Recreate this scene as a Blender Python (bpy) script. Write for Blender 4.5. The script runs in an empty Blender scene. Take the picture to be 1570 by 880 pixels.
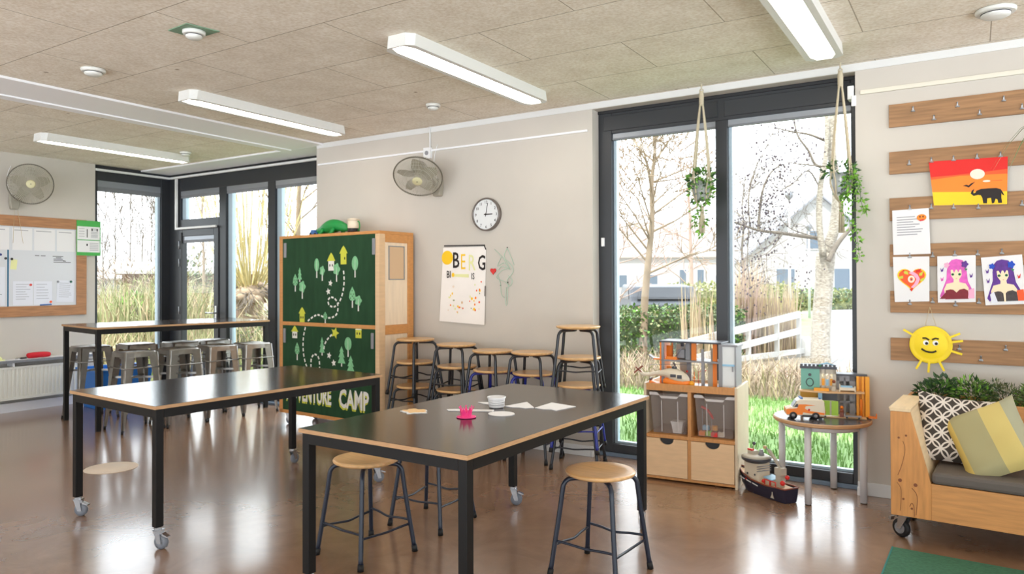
import bpy, math, random
from math import sin, cos, pi, radians
from mathutils import Vector, Matrix
random.seed(7)
scene = bpy.context.scene
COL = scene.collection
YB, ZC, XL = 5.272, 2.843, -8.925          # back wall, ceiling, left wall

# ------------------------------------------------------------------ camera
F_PX, SHIFT = 1113.78, -16.82
YAW, PITCH, ROLL = radians(-32.422), radians(0.507), radians(-0.177)
fw = Vector((sin(YAW)*cos(PITCH), cos(YAW)*cos(PITCH), sin(PITCH)))
r0 = Vector((cos(YAW), -sin(YAW), 0)); u0 = r0.cross(fw)
rt = r0*cos(ROLL) + u0*sin(ROLL); up = -r0*sin(ROLL) + u0*cos(ROLL)
CAM = Vector((0, 0, 1.4))
cd = bpy.data.cameras.new('camera'); co = bpy.data.objects.new('camera', cd); COL.objects.link(co)
cd.sensor_width = 36; cd.lens = F_PX/1570*36; cd.shift_y = SHIFT/1570; cd.clip_end = 500
co.matrix_world = Matrix(((rt.x, up.x, -fw.x, 0), (rt.y, up.y, -fw.y, 0), (rt.z, up.z, -fw.z, 1.4), (0, 0, 0, 1)))
scene.camera = co
def at(px, py, D):
    "the point that stands D metres away in direction px, py"
    return CAM + (rt*((px-785)/F_PX) + up*(-(py-440-SHIFT)/F_PX) + fw)*D

# ------------------------------------------------------------------ materials
def lin(c):
    out = []
    for v in c:
        v /= 255
        out.append(v/12.92 if v <= .04045 else ((v+.055)/1.055)**2.4)
    return (*out, 1)
MATS = {}
def mat(name, col, rough=.5, metal=0, var=0, scale=6, stretch=None, bump=0, spec=.5, emit=0, coat=0, col2=None, detail=4, bscale=None):
    m = bpy.data.materials.new(name); m.use_nodes = True
    nt = m.node_tree; b = nt.nodes['Principled BSDF']
    b.inputs['Base Color'].default_value = lin(col)
    b.inputs['Roughness'].default_value = rough; b.inputs['Metallic'].default_value = metal
    b.inputs['Specular IOR Level'].default_value = spec
    if coat: b.inputs['Coat Weight'].default_value = coat; b.inputs['Coat Roughness'].default_value = .14
    if emit: b.inputs['Emission Color'].default_value = lin(col); b.inputs['Emission Strength'].default_value = emit
    if var or col2 or bump:
        tc = nt.nodes.new('ShaderNodeTexCoord'); mp = nt.nodes.new('ShaderNodeMapping')
        nt.links.new(tc.outputs['Object'], mp.inputs['Vector'])
        if stretch: mp.inputs['Scale'].default_value = stretch
        nz = nt.nodes.new('ShaderNodeTexNoise'); nz.inputs['Scale'].default_value = scale; nz.inputs['Detail'].default_value = detail
        nt.links.new(mp.outputs['Vector'], nz.inputs['Vector'])
        if var or col2:
            rp = nt.nodes.new('ShaderNodeValToRGB')
            rp.color_ramp.elements[0].position = .32; rp.color_ramp.elements[1].position = .68
            c = lin(col)
            lo = lin(col2) if col2 else tuple(x*(1-var) for x in c[:3])+(1,)
            hi = c if col2 else tuple(min(1, x*(1+var)) for x in c[:3])+(1,)
            rp.color_ramp.elements[0].color = lo; rp.color_ramp.elements[1].color = hi
            nt.links.new(nz.outputs['Fac'], rp.inputs['Fac']); nt.links.new(rp.outputs['Color'], b.inputs['Base Color'])
        if bump:
            bp = nt.nodes.new('ShaderNodeBump'); bp.inputs['Strength'].default_value = bump; bp.inputs['Distance'].default_value = .004
            nt.links.new(nz.outputs['Fac'], bp.inputs['Height']); nt.links.new(bp.outputs['Normal'], b.inputs['Normal'])
    MATS[name] = m
    return m

mat('wall_paint', (201, 194, 184), .75, var=.02, scale=3)
mat('white_paint', (243, 243, 245), .5)
mat('trim_paint', (222, 222, 220), .55)
mat('cream_trunking', (222, 216, 200), .5)
mat('anthracite', (44, 46, 50), .38, spec=.5)
mat('anthracite_dark', (30, 31, 34), .45)
mat('alu_grey', (150, 154, 160), .35, metal=.5)
mat('alu_blue', (176, 194, 206), .4)
mat('sill_grey', (120, 138, 158), .35)
mat('blind_cloth', (120, 122, 126), .7)
mat('black_steel', (13, 12, 12), .5, spec=.35)
mat('black_laminate', (46, 37, 29), .17, var=.06, scale=2, spec=.45)
mat('plywood_edge', (192, 150, 108), .55, var=.12, scale=20, stretch=(1, 1, 14))
mat('navy_steel', (26, 36, 54), .3, spec=.6)
mat('dark_steel', (24, 27, 34), .32, spec=.6)
mat('blue_steel', (22, 36, 140), .3, spec=.6)
mat('rubber', (18, 18, 19), .6)
mat('beech_seat', (222, 176, 120), .28, var=.1, scale=9, stretch=(1, 9, 1), coat=.25)
mat('chrome', (190, 192, 195), .22, metal=.9)
mat('clip_steel', (150, 150, 150), .35, metal=.7)
mat('yarn_green', (178, 204, 184), .85)
mat('wheel_grey', (128, 134, 144), .5)
mat('gun_metal', (150, 147, 142), .34, metal=.85, var=.06, scale=14)
mat('lamp_white', (224, 224, 220), .45)
mat('lamp_glow', (255, 246, 232), .5, emit=11)
mat('birch_ply', (226, 190, 148), .5, var=.05, scale=8, stretch=(1, 1, 6))
mat('birch_pale', (212, 194, 166), .5, var=.04, scale=8, stretch=(6, 1, 1))
mat('beech_frame', (208, 146, 84), .45, var=.08, scale=10, stretch=(2, 2, 9))
mat('beech_shelf', (200, 142, 84), .45, var=.1, scale=10, stretch=(9, 2, 2))
mat('maple_panel', (242, 220, 190), .5, var=.05, scale=7, stretch=(1, 5, .6))
mat('pine', (206, 144, 82), .5, var=.14, scale=7, stretch=(7, 4, .8), detail=7)
mat('pine_long', (206, 146, 86), .5, var=.12, scale=7, stretch=(.8, 4, 8), detail=7)
mat('pine_pale', (232, 206, 166), .5, var=.07, scale=8, stretch=(6, .8, 6))
mat('pine_knot', (128, 72, 40), .5)
mat('scaffold_wood', (156, 116, 78), .6, var=.22, scale=5, stretch=(.8, 3, 14), detail=8)
mat('board_wood', (172, 122, 82), .55, var=.2, scale=6, stretch=(1, .9, 10), detail=7)
mat('green_board', (36, 70, 44), .6, spec=.2, var=.16, scale=5, stretch=(3, 3, .7))
mat('print_mint', (128, 192, 140), .6, var=.1, scale=30)
mat('print_lime', (206, 208, 66), .6)
mat('print_white', (232, 230, 222), .6)
mat('print_dark', (38, 40, 30), .6)
mat('screen_cloth', (218, 184, 146), .7)
mat('paper', (232, 230, 230), .7)
mat('paper_cool', (226, 228, 236), .7)
mat('paper_warm', (244, 238, 232), .75, var=.02, scale=6)
mat('whiteboard', (214, 216, 220), .3)
mat('ink_grey', (130, 130, 136), .7)
mat('ink_dark', (62, 58, 58), .7)
mat('ink_black', (34, 26, 24), .7)
mat('poster_green', (72, 172, 78), .6)
mat('strip_blue', (52, 108, 140), .5)
mat('magnet_blue', (38, 44, 120), .4)
mat('magnet_red', (216, 72, 60), .4)
mat('magnet_green', (16, 92, 72), .4)
mat('note_yellow', (232, 232, 170), .7)
mat('paint_red', (220, 28, 20), .6)
mat('paint_redorange', (238, 88, 34), .6, var=.06, scale=5)
mat('paint_orange', (246, 132, 34), .6, var=.05, scale=4)
mat('paint_yellow', (252, 202, 22), .6, var=.05, scale=4)
mat('paint_sun', (238, 222, 204), .6)
mat('paint_pink', (222, 96, 186), .65, var=.12, scale=40)
mat('paint_purple', (94, 48, 140), .65, var=.15, scale=40)
mat('paint_blue', (26, 72, 186), .65, var=.1, scale=40)
mat('paint_skin', (244, 222, 186), .65)
mat('paint_maroon', (126, 32, 44), .65, var=.12, scale=50)
mat('paint_charcoal', (70, 62, 62), .65, var=.2, scale=60)
mat('paint_green', (56, 132, 88), .65)
mat('paint_lightpink', (238, 172, 200), .65)
mat('sun_plate', (250, 218, 24), .5)
mat('eye_white', (244, 244, 240), .4)
mat('twine', (206, 186, 146), .8)
mat('macrame', (196, 184, 158), .85, bump=.4, scale=120)
mat('pot_grey', (150, 156, 152), .5)
mat('pot_silver', (178, 184, 188), .35, metal=.3)
mat('leaf_green', (92, 138, 52), .5, var=.3, scale=25)
mat('leaf_bright', (122, 176, 56), .5, var=.25, scale=25)
mat('leaf_dark', (52, 82, 46), .5, var=.35, scale=25)
mat('leaf_mid', (94, 120, 54), .5, var=.35, scale=25)
mat('leaf_sage', (96, 104, 62), .55, var=.3, scale=25)
mat('leaf_pale', (146, 152, 108), .5)
mat('soil', (60, 44, 34), .9)
mat('cushion_grey', (98, 90, 84), .75, bump=.15, scale=200)
mat('rug_green', (56, 104, 78), .95, var=.16, scale=60, bump=.6)
mat('rug_edge', (44, 118, 110), .9)
mat('fan_grey', (158, 152, 138), .5)
mat('fan_wire', (190, 184, 168), .45)
mat('fan_rim', (104, 98, 84), .45)
mat('fan_blade', (150, 144, 124), .45)
mat('fan_hub', (206, 200, 158), .45)
mat('clock_face', (226, 228, 228), .4)
mat('clock_rim', (120, 112, 106), .35, metal=.4)
mat('radiator', (232, 230, 220), .45)
mat('shelf_grey', (226, 226, 228), .5)
mat('shelf_edge', (132, 134, 138), .5)
mat('red_cloth', (206, 22, 40), .7)
mat('white_plastic', (236, 236, 236), .4)
mat('pink_plastic', (244, 62, 140), .45)
mat('cardboard_tan', (236, 196, 140), .7)
mat('toy_orange', (242, 130, 32), .4)
mat('toy_amber', (242, 164, 28), .4)
mat('toy_grey', (142, 142, 146), .4)
mat('toy_dark', (66, 66, 72), .4)
mat('toy_white', (226, 230, 230), .4)
mat('toy_cream', (226, 214, 192), .4)
mat('toy_teal', (112, 172, 156), .45)
mat('toy_stone', (190, 182, 166), .5)
mat('toy_lime', (168, 212, 70), .45)
mat('toy_green', (40, 158, 70), .45)
mat('toy_tan', (214, 174, 128), .5)
mat('toy_ochre', (190, 146, 42), .5)
mat('toy_blue', (60, 108, 176), .4)
mat('toy_red', (212, 36, 30), .4)
mat('toy_navy', (38, 36, 56), .35)
mat('toy_brown', (132, 66, 44), .4)
mat('toy_black', (26, 26, 28), .4)
mat('toy_purple', (108, 76, 150), .4)
mat('toy_skyblue', (150, 196, 224), .4)
mat('croc_green', (22, 142, 66), .45)
mat('bin_blue', (24, 116, 206), .4)
mat('table_grey', (212, 212, 214), .4)
mat('dark_top', (88, 86, 90), .22)
mat('floor_cap', (224, 206, 186), .4)
mat('green_plate', (122, 152, 126), .6)
mat('detector', (222, 222, 216), .45)
# outdoors
mat('bark_pale', (188, 182, 170), .9, scale=9, stretch=(2, 2, 5), bump=.6, col2=(128, 120, 108), detail=8)
mat('bark_grey', (122, 114, 104), .85, var=.2, scale=6)
mat('bark_light', (150, 134, 114), .85, var=.12, scale=6)
mat('bark_pink', (178, 154, 142), .85)
mat('willow_wand', (196, 182, 130), .7, var=.12, scale=8)
mat('willow_trunk', (168, 148, 126), .9, var=.2, scale=5, bump=.6)
mat('cone_dark', (84, 74, 80), .8)
mat('reed_straw', (186, 170, 138), .8, var=.15, scale=3)
mat('reed_green', (152, 158, 112), .8, var=.2, scale=3)
mat('shrub_pink', (156, 140, 124), .85, var=.15, scale=4)
mat('shrub_olive', (138, 140, 100), .85, var=.2, scale=4)
mat('hedge_leaf', (92, 116, 78), .7, var=.35, scale=6)
mat('hedge_yellow', (146, 152, 92), .8, var=.15, scale=4)
mat('grass_blade', (112, 146, 78), .7, var=.25, scale=3)
mat('lawn_ground', (110, 138, 82), .95, var=.2, scale=2)
mat('dry_ground', (128, 118, 100), .95, var=.25, scale=1.5)
mat('brick_path', (146, 122, 106), .9, var=.08, scale=3)
mat('road_grey', (142, 144, 150), .9, var=.05, scale=2)
mat('fence_white', (204, 204, 202), .6)
mat('house_white', (190, 190, 188), .8)
mat('house_brick', (146, 124, 108), .85, var=.08, scale=3)
mat('roof_grey', (146, 150, 158), .8)
mat('roof_brown', (176, 168, 162), .8)
mat('house_glass', (96, 112, 128), .2)
mat('car_paint', (52, 58, 68), .55)
mat('car_glass', (34, 40, 48), .4)
mat('tail_red', (190, 40, 40), .4)

def osb():
    m = mat('osb_ceiling', (222, 202, 172), .85)
    nt = m.node_tree; b = nt.nodes['Principled BSDF']; N = nt.nodes.new; L = nt.links.new
    tc = N('ShaderNodeTexCoord')
    n1 = N('ShaderNodeTexNoise'); n1.inputs['Scale'].default_value = 55; n1.inputs['Detail'].default_value = 5
    n2 = N('ShaderNodeTexNoise'); n2.inputs['Scale'].default_value = 5; n2.inputs['Detail'].default_value = 3
    L(tc.outputs['Object'], n1.inputs['Vector']); L(tc.outputs['Object'], n2.inputs['Vector'])
    r1 = N('ShaderNodeValToRGB'); e = r1.color_ramp.elements
    e[0].position = .3; e[0].color = lin((228, 216, 196)); e[1].position = .66; e[1].color = lin((247, 240, 228))
    L(n1.outputs['Fac'], r1.inputs['Fac'])
    r2 = N('ShaderNodeValToRGB'); e = r2.color_ramp.elements
    e[0].position = .3; e[0].color = (.88, .86, .83, 1); e[1].position = .7; e[1].color = (1, 1, 1, 1)
    L(n2.outputs['Fac'], r2.inputs['Fac'])
    mx = N('ShaderNodeMixRGB'); mx.blend_type = 'MULTIPLY'; mx.inputs['Fac'].default_value = 1
    L(r1.outputs['Color'], mx.inputs['Color1']); L(r2.outputs['Color'], mx.inputs['Color2'])
    mp = N('ShaderNodeMapping'); mp.inputs['Location'].default_value = (.53, .17, 0)
    L(tc.outputs['Object'], mp.inputs['Vector'])
    br = N('ShaderNodeTexBrick'); br.inputs['Scale'].default_value = 1
    br.inputs['Brick Width'].default_value = 1.25; br.inputs['Row Height'].default_value = .6
    br.inputs['Mortar Size'].default_value = .0035; br.inputs['Mortar Smooth'].default_value = .2
    br.inputs['Color1'].default_value = (1, 1, 1, 1); br.inputs['Color2'].default_value = (.965, .96, .955, 1); br.inputs['Mortar'].default_value = (.5, .46, .4, 1)
    L(mp.outputs['Vector'], br.inputs['Vector'])
    m2 = N('ShaderNodeMixRGB'); m2.blend_type = 'MULTIPLY'; m2.inputs['Fac'].default_value = 1
    L(mx.outputs['Color'], m2.inputs['Color1']); L(br.outputs['Color'], m2.inputs['Color2'])
    vo = N('ShaderNodeTexVoronoi'); vo.inputs['Scale'].default_value = 2.6; L(tc.outputs['Object'], vo.inputs['Vector'])
    r3 = N('ShaderNodeValToRGB'); e = r3.color_ramp.elements
    e[0].position = .03; e[0].color = (.5, .44, .37, 1); e[1].position = .05; e[1].color = (1, 1, 1, 1)
    L(vo.outputs['Distance'], r3.inputs['Fac'])
    m3 = N('ShaderNodeMixRGB'); m3.blend_type = 'MULTIPLY'; m3.inputs['Fac'].default_value = 1
    L(m2.outputs['Color'], m3.inputs['Color1']); L(r3.outputs['Color'], m3.inputs['Color2'])
    L(m3.outputs['Color'], b.inputs['Base Color'])
osb()
def lino():
    m = mat('linoleum', (150, 112, 88), .3, spec=.7, coat=.6)
    nt = m.node_tree; b = nt.nodes['Principled BSDF']; N = nt.nodes.new; L = nt.links.new
    tc = N('ShaderNodeTexCoord')
    n1 = N('ShaderNodeTexNoise'); n1.inputs['Scale'].default_value = 3.2; n1.inputs['Detail'].default_value = 9; n1.inputs['Roughness'].default_value = .65; n1.inputs['Distortion'].default_value = 1.2
    L(tc.outputs['Object'], n1.inputs['Vector'])
    r1 = N('ShaderNodeValToRGB'); e = r1.color_ramp.elements
    e[0].position = .2; e[0].color = lin((122, 91, 68)); e[1].position = .8; e[1].color = lin((156, 122, 96))
    L(n1.outputs['Fac'], r1.inputs['Fac']); L(r1.outputs['Color'], b.inputs['Base Color'])
    r2 = N('ShaderNodeMapRange'); r2.inputs['To Min'].default_value = .26; r2.inputs['To Max'].default_value = .27
    L(n1.outputs['Fac'], r2.inputs['Value']); L(r2.outputs['Result'], b.inputs['Roughness'])
lino()
def glass(name, tint=(1, 1, 1, 1), f=1.0):
    m = bpy.data.materials.new(name); m.use_nodes = True; nt = m.node_tree; nt.nodes.clear(); N = nt.nodes.new
    o = N('ShaderNodeOutputMaterial'); mx = N('ShaderNodeMixShader'); t = N('ShaderNodeBsdfTransparent'); g = N('ShaderNodeBsdfGlossy'); fr = N('ShaderNodeFresnel')
    t.inputs['Color'].default_value = tint; g.inputs['Roughness'].default_value = .02; fr.inputs['IOR'].default_value = 1.4
    nt.links.new(fr.outputs['Fac'], mx.inputs['Fac']); nt.links.new(t.outputs[0], mx.inputs[1]); nt.links.new(g.outputs[0], mx.inputs[2]); nt.links.new(mx.outputs[0], o.inputs[0])
    MATS[name] = m
glass('pane_glass', (.97, .985, .98, 1))
def frosted(name, col, alpha):
    m = bpy.data.materials.new(name); m.use_nodes = True; nt = m.node_tree; b = nt.nodes['Principled BSDF']
    b.inputs['Base Color'].default_value = lin(col); b.inputs['Roughness'].default_value = .3; b.inputs['Alpha'].default_value = alpha
    MATS[name] = m
frosted('clear_plastic', (176, 164, 158), .34)
frosted('clear_rim', (226, 220, 216), .75)
def pattern(name):                                   # cushion cloth: interlocking rings
    m = mat(name, (60, 52, 46), .85)
    nt = m.node_tree; b = nt.nodes['Principled BSDF']; N = nt.nodes.new; L = nt.links.new
    tc = N('ShaderNodeTexCoord'); prev = None
    for off in ((0, 0), (.0435, .0435)):
        mp = N('ShaderNodeMapping'); mp.inputs['Location'].default_value = (off[0], 0, off[1]); L(tc.outputs['Object'], mp.inputs['Vector'])
        sx = N('ShaderNodeSeparateXYZ'); L(mp.outputs['Vector'], sx.inputs[0]); sq = []
        for ax in ('X', 'Z'):
            a = N('ShaderNodeMath'); a.operation = 'PINGPONG'; a.inputs[1].default_value = .0435; L(sx.outputs[ax], a.inputs[0])
            p = N('ShaderNodeMath'); p.operation = 'MULTIPLY'; L(a.outputs[0], p.inputs[0]); L(a.outputs[0], p.inputs[1]); sq.append(p)
        s = N('ShaderNodeMath'); s.operation = 'ADD'; L(sq[0].outputs[0], s.inputs[0]); L(sq[1].outputs[0], s.inputs[1])
        q = N('ShaderNodeMath'); q.operation = 'SQRT'; L(s.outputs[0], q.inputs[0])
        c = N('ShaderNodeMath'); c.operation = 'COMPARE'; c.inputs[1].default_value = .0415; c.inputs[2].default_value = .0042; L(q.outputs[0], c.inputs[0])
        if prev is None: prev = c
        else:
            mxx = N('ShaderNodeMath'); mxx.operation = 'MAXIMUM'; L(prev.outputs[0], mxx.inputs[0]); L(c.outputs[0], mxx.inputs[1]); prev = mxx
    mix = N('ShaderNodeMixRGB'); mix.inputs['Color1'].default_value = lin((66, 58, 52)); mix.inputs['Color2'].default_value = lin((222, 212, 202))
    L(prev.outputs[0], mix.inputs['Fac']); L(mix.outputs[0], b.inputs['Base Color'])
pattern('ring_cloth')
def bands(name):                                     # cushion cloth: soft yellow and sage blocks
    m = mat(name, (200, 190, 130), .85)
    nt = m.node_tree; b = nt.nodes['Principled BSDF']; N = nt.nodes.new; L = nt.links.new
    tc = N('ShaderNodeTexCoord'); sx = N('ShaderNodeSeparateXYZ'); L(tc.outputs['Object'], sx.inputs[0])
    r = N('ShaderNodeMapRange'); r.inputs['From Min'].default_value = -.23; r.inputs['From Max'].default_value = .23; L(sx.outputs['X'], r.inputs['Value'])
    cr = N('ShaderNodeValToRGB'); cr.color_ramp.interpolation = 'CONSTANT'; e = cr.color_ramp.elements
    e[0].position = 0; e[0].color = lin((206, 178, 96)); e[1].position = .2; e[1].color = lin((168, 160, 118))
    for p, c in ((.52, (208, 188, 116)), (.76, (170, 168, 140))):
        x = e.new(p); x.color = lin(c)
    L(r.outputs[0], cr.inputs['Fac']); L(cr.outputs[0], b.inputs['Base Color'])
bands('band_cloth')

# ------------------------------------------------------------------ mesh builder
class MB:
    def __init__(s, m): s.v = []; s.f = []; s.m = []; s.sm = []; s.mats = [m]
    def mi(s, m):
        if m is None: return 0
        if m not in s.mats: s.mats.append(m)
        return s.mats.index(m)
    def add(s, vs, fs, m=None, smooth=False):
        o = len(s.v); k = s.mi(m); s.v += [tuple(v) for v in vs]
        for f in fs: s.f.append(tuple(i+o for i in f)); s.m.append(k); s.sm.append(smooth)
        return s
    def poly(s, pts, m=None): return s.add(pts, [tuple(range(len(pts)))], m)
    def box(s, a, b, m=None):
        x0, y0, z0 = a; x1, y1, z1 = b
        return s.add([(x0, y0, z0), (x1, y0, z0), (x1, y1, z0), (x0, y1, z0), (x0, y0, z1), (x1, y0, z1), (x1, y1, z1), (x0, y1, z1)],
                     [(3, 2, 1, 0), (4, 5, 6, 7), (0, 1, 5, 4), (1, 2, 6, 5), (2, 3, 7, 6), (3, 0, 4, 7)], m)
    def beam(s, p, q, w, h, m=None, upv=(0, 0, 1)):          # box along a segment
        p, q = Vector(p), Vector(q); d = (q-p).normalized(); a = d.cross(Vector(upv))
        if a.length < 1e-4: a = Vector((1, 0, 0))
        a.normalize(); b = a.cross(d); vs = []
        for e in (p, q):
            for sa, sb in ((-1, -1), (1, -1), (1, 1), (-1, 1)): vs.append(e + a*w/2*sa + b*h/2*sb)
        return s.add(vs, [(0, 1, 2, 3), (7, 6, 5, 4), (0, 4, 5, 1), (1, 5, 6, 2), (2, 6, 7, 3), (3, 7, 4, 0)], m)
    def tube(s, pts, r, n=8, m=None, cap=True, closed=False):
        pts = [Vector(p) for p in pts]; k = len(pts); rs = r if isinstance(r, (list, tuple)) else [r]*k
        vs = []; fs = []; ref = None
        for i in range(k):
            if closed: d = pts[(i+1) % k]-pts[i-1]
            else: d = pts[min(i+1, k-1)]-pts[max(i-1, 0)]
            d.normalize()
            if ref is None:
                ref = Vector((0, 0, 1)) if abs(d.z) < .9 else Vector((1, 0, 0))
            a = d.cross(ref)
            if a.length < 1e-4: a = d.cross(Vector((0, 1, 0)))
            a.normalize(); b = a.cross(d); ref = b
            for j in range(n):
                t = 2*pi*j/n; vs.append(pts[i] + a*(cos(t)*rs[i]) + b*(sin(t)*rs[i]))
        for i in range(k if closed else k-1):
            for j in range(n):
                x = i*n+j; y = i*n+(j+1) % n; i2 = (i+1) % k
                fs.append((x, i2*n+j, i2*n+(j+1) % n, y))
        s.add(vs, fs, m, True)
        if cap and not closed:
            o = len(s.v)-len(vs); kk = s.mi(m)
            s.f.append(tuple(o+j for j in range(n))); s.m.append(kk); s.sm.append(False)
            s.f.append(tuple(o+(k-1)*n+j for j in reversed(range(n)))); s.m.append(kk); s.sm.append(False)
        return s
    def lathe(s, prof, c=(0, 0, 0), n=24, m=None, axis=None, smooth=True, cap=True):
        c = Vector(c); ax = Vector(axis).normalized() if axis else Vector((0, 0, 1))
        a = ax.orthogonal().normalized() if axis else Vector((1, 0, 0)); b = ax.cross(a); vs = []; fs = []
        for r, z in prof:
            for j in range(n):
                t = 2*pi*j/n; vs.append(c + a*(r*cos(t)) + b*(r*sin(t)) + ax*z)
        for i in range(len(prof)-1):
            for j in range(n):
                k = (j+1) % n; fs.append((i*n+j, i*n+k, (i+1)*n+k, (i+1)*n+j))
        s.add(vs, fs, m, smooth); o = len(s.v)-len(vs); kk = s.mi(m)
        if cap and prof[0][0] > 1e-6: s.f.append(tuple(o+j for j in reversed(range(n)))); s.m.append(kk); s.sm.append(False)
        if cap and prof[-1][0] > 1e-6: s.f.append(tuple(o+(len(prof)-1)*n+j for j in range(n))); s.m.append(kk); s.sm.append(False)
        return s
    def disc(s, c, r, h, n=24, m=None, axis=None): return s.lathe([(r, 0), (r, h)], c, n, m, axis, False)
    def ball(s, c, r, m=None, n=8, k=5):
        r = r if isinstance(r, (tuple, list)) else (r, r, r); vs = []; fs = []
        for i in range(k+1):
            p = pi*i/k
            for j in range(n):
                t = 2*pi*j/n; vs.append((c[0]+r[0]*sin(p)*cos(t), c[1]+r[1]*sin(p)*sin(t), c[2]-r[2]*cos(p)))
        for i in range(k):
            for j in range(n):
                q = (j+1) % n; fs.append((i*n+j, i*n+q, (i+1)*n+q, (i+1)*n+j))
        return s.add(vs, fs, m, True)
    def prism(s, pts, off, m=None):                        # polygon swept by a vector
        k = len(pts); off = Vector(off); vs = [Vector(p) for p in pts]; vs += [v+off for v in vs]
        return s.add(vs, [tuple(reversed(range(k))), tuple(range(k, 2*k))]+[(i, (i+1) % k, (i+1) % k+k, i+k) for i in range(k)], m)
    def mesh(s, name):
        me = bpy.data.meshes.new(name); me.from_pydata(s.v, [], s.f)
        for m in s.mats: me.materials.append(MATS[m])
        me.polygons.foreach_set('material_index', s.m); me.polygons.foreach_set('use_smooth', s.sm); me.update()
        return me
    def build(s, name, parent=None, loc=None, bevel=0, label=None, fix=True):
        me = s.mesh(name)
        if fix:
            import bmesh
            bm = bmesh.new(); bm.from_mesh(me); bmesh.ops.recalc_face_normals(bm, faces=bm.faces); bm.to_mesh(me); bm.free()
        o = bpy.data.objects.new(name, me); COL.objects.link(o)
        if parent is not None: o.parent = parent
        if loc is not None: o.location = loc
        if bevel:
            b = o.modifiers.new('bevel', 'BEVEL'); b.width = bevel; b.segments = 2; b.limit_method = 'ANGLE'; b.angle_limit = radians(40)
        if label: o['label'] = label
        return o
def tag(o, label=None, cat=None, group=None, kind=None):
    if label: o['label'] = label
    if cat: o['category'] = cat
    if group: o['group'] = group
    if kind: o['kind'] = kind
    return o
def thing(name, label, cat, loc=(0, 0, 0), rz=0, group=None):
    o = bpy.data.objects.new(name, None); COL.objects.link(o); o.empty_display_size = .1
    o.location = loc; o.rotation_euler = (0, 0, rz)
    return tag(o, label, cat, group)
def struct(o): o['kind'] = 'structure'; return o
def dup(root, loc, rz, label=None, group=None, scale=None):
    r = root.copy(); COL.objects.link(r); r.location = loc; r.rotation_euler = (0, 0, rz)
    if scale: r.scale = scale
    if label: r['label'] = label
    if group: r['group'] = group
    for ch in root.children:
        c = ch.copy(); COL.objects.link(c); c.parent = r
        for g in ch.children:
            d = g.copy(); COL.objects.link(d); d.parent = c
    return r
def recolor(root, frm, to):
    for o in [root]+list(root.children_recursive):
        if o.type == 'MESH':
            me = None
            for i, m in enumerate(o.data.materials):
                if m == MATS[frm]:
                    if me is None: me = o.data.copy()
                    me.materials[i] = MATS[to]
            if me: o.data = me
_fc = {}
def text(mb, s, org, u, v, size, m, offset=0, depth=0, xs=1, align='LEFT'):
    "flat lettering laid on a surface: org + x*u + y*v"
    key = (s, offset, align)
    if key not in _fc:
        c = bpy.data.curves.new('t', 'FONT'); c.body = s; c.size = 1; c.offset = offset; c.align_x = align; c.resolution_u = 2
        o = bpy.data.objects.new('t', c); COL.objects.link(o)
        dg = bpy.context.evaluated_depsgraph_get(); me = bpy.data.meshes.new_from_object(o.evaluated_get(dg))
        _fc[key] = ([tuple(x.co) for x in me.vertices], [tuple(p.vertices) for p in me.polygons])
        bpy.data.objects.remove(o); bpy.data.curves.remove(c); bpy.data.meshes.remove(me)
    vs, fs = _fc[key]; org, u, v = Vector(org), Vector(u), Vector(v)
    mb.add([org + u*(x*size*xs) + v*(y*size) for x, y, z in vs], fs, m)
def ring_pts(c, r, u, v, n=24, r2=None, a0=0, a1=2*pi, end=False):
    c, u, v = Vector(c), Vector(u), Vector(v); r2 = r if r2 is None else r2
    return [c + u*(r*cos(a0+(a1-a0)*i/(n-1 if end else n))) + v*(r2*sin(a0+(a1-a0)*i/(n-1 if end else n))) for i in range(n)]
def bez(p, n=8):
    "smooth polyline through points (Catmull-Rom)"
    p = [Vector(x) for x in p]; out = []
    for i in range(len(p)-1):
        a, b, c, d = p[max(i-1, 0)], p[i], p[i+1], p[min(i+2, len(p)-1)]
        for k in range(n):
            t = k/n
            out.append(.5*((2*b)+(c-a)*t+(2*a-5*b+4*c-d)*t*t+(3*b-a-3*c+d)*t*t*t))
    return out+[p[-1]]

# ------------------------------------------------------------------ room shell
XR, YF = 4.2, -3.0
YW = 5.68                                            # plane of the corner glazing
b = MB('linoleum'); b.box((-9.1, YF, -.12), (XR, 5.38, 0)); b.box((-9.1, 5.38, -.12), (-5.5, 5.72, 0)); struct(b.build('floor'))
b = MB('osb_ceiling'); b.box((-9.15, YF, ZC), (XR, 5.75, ZC+.15)); struct(b.build('ceiling'))
b = MB('wall_paint')
b.box((-5.747, YB, 0), (-2.579, YB+.4, ZC)); b.box((-2.579, YB, 2.79), (-.652, YB+.4, ZC)); b.box((-.652, YB, 0), (XR+.1, YB+.4, ZC))
struct(b.build('wall_back'))
b = MB('wall_paint'); b.box((XL-.2, YF, 0), (XL, 4.69, ZC)); struct(b.build('wall_left'))
b = MB('trim_paint'); b.box((-5.745, YB-.014, 0), (-2.6, YB-.001, .085)); b.box((-2.6, YB-.014, 0), (-2.579, YB-.001, .085)); b.box((-.652, YB-.014, 0), (XR, YB-.001, .085)); struct(b.build('baseboard_back', bevel=.003))
b = MB('trim_paint'); b.box((XL+.001, YF, 0), (XL+.014, 4.69, .085)); struct(b.build('baseboard_left', bevel=.003))
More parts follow.
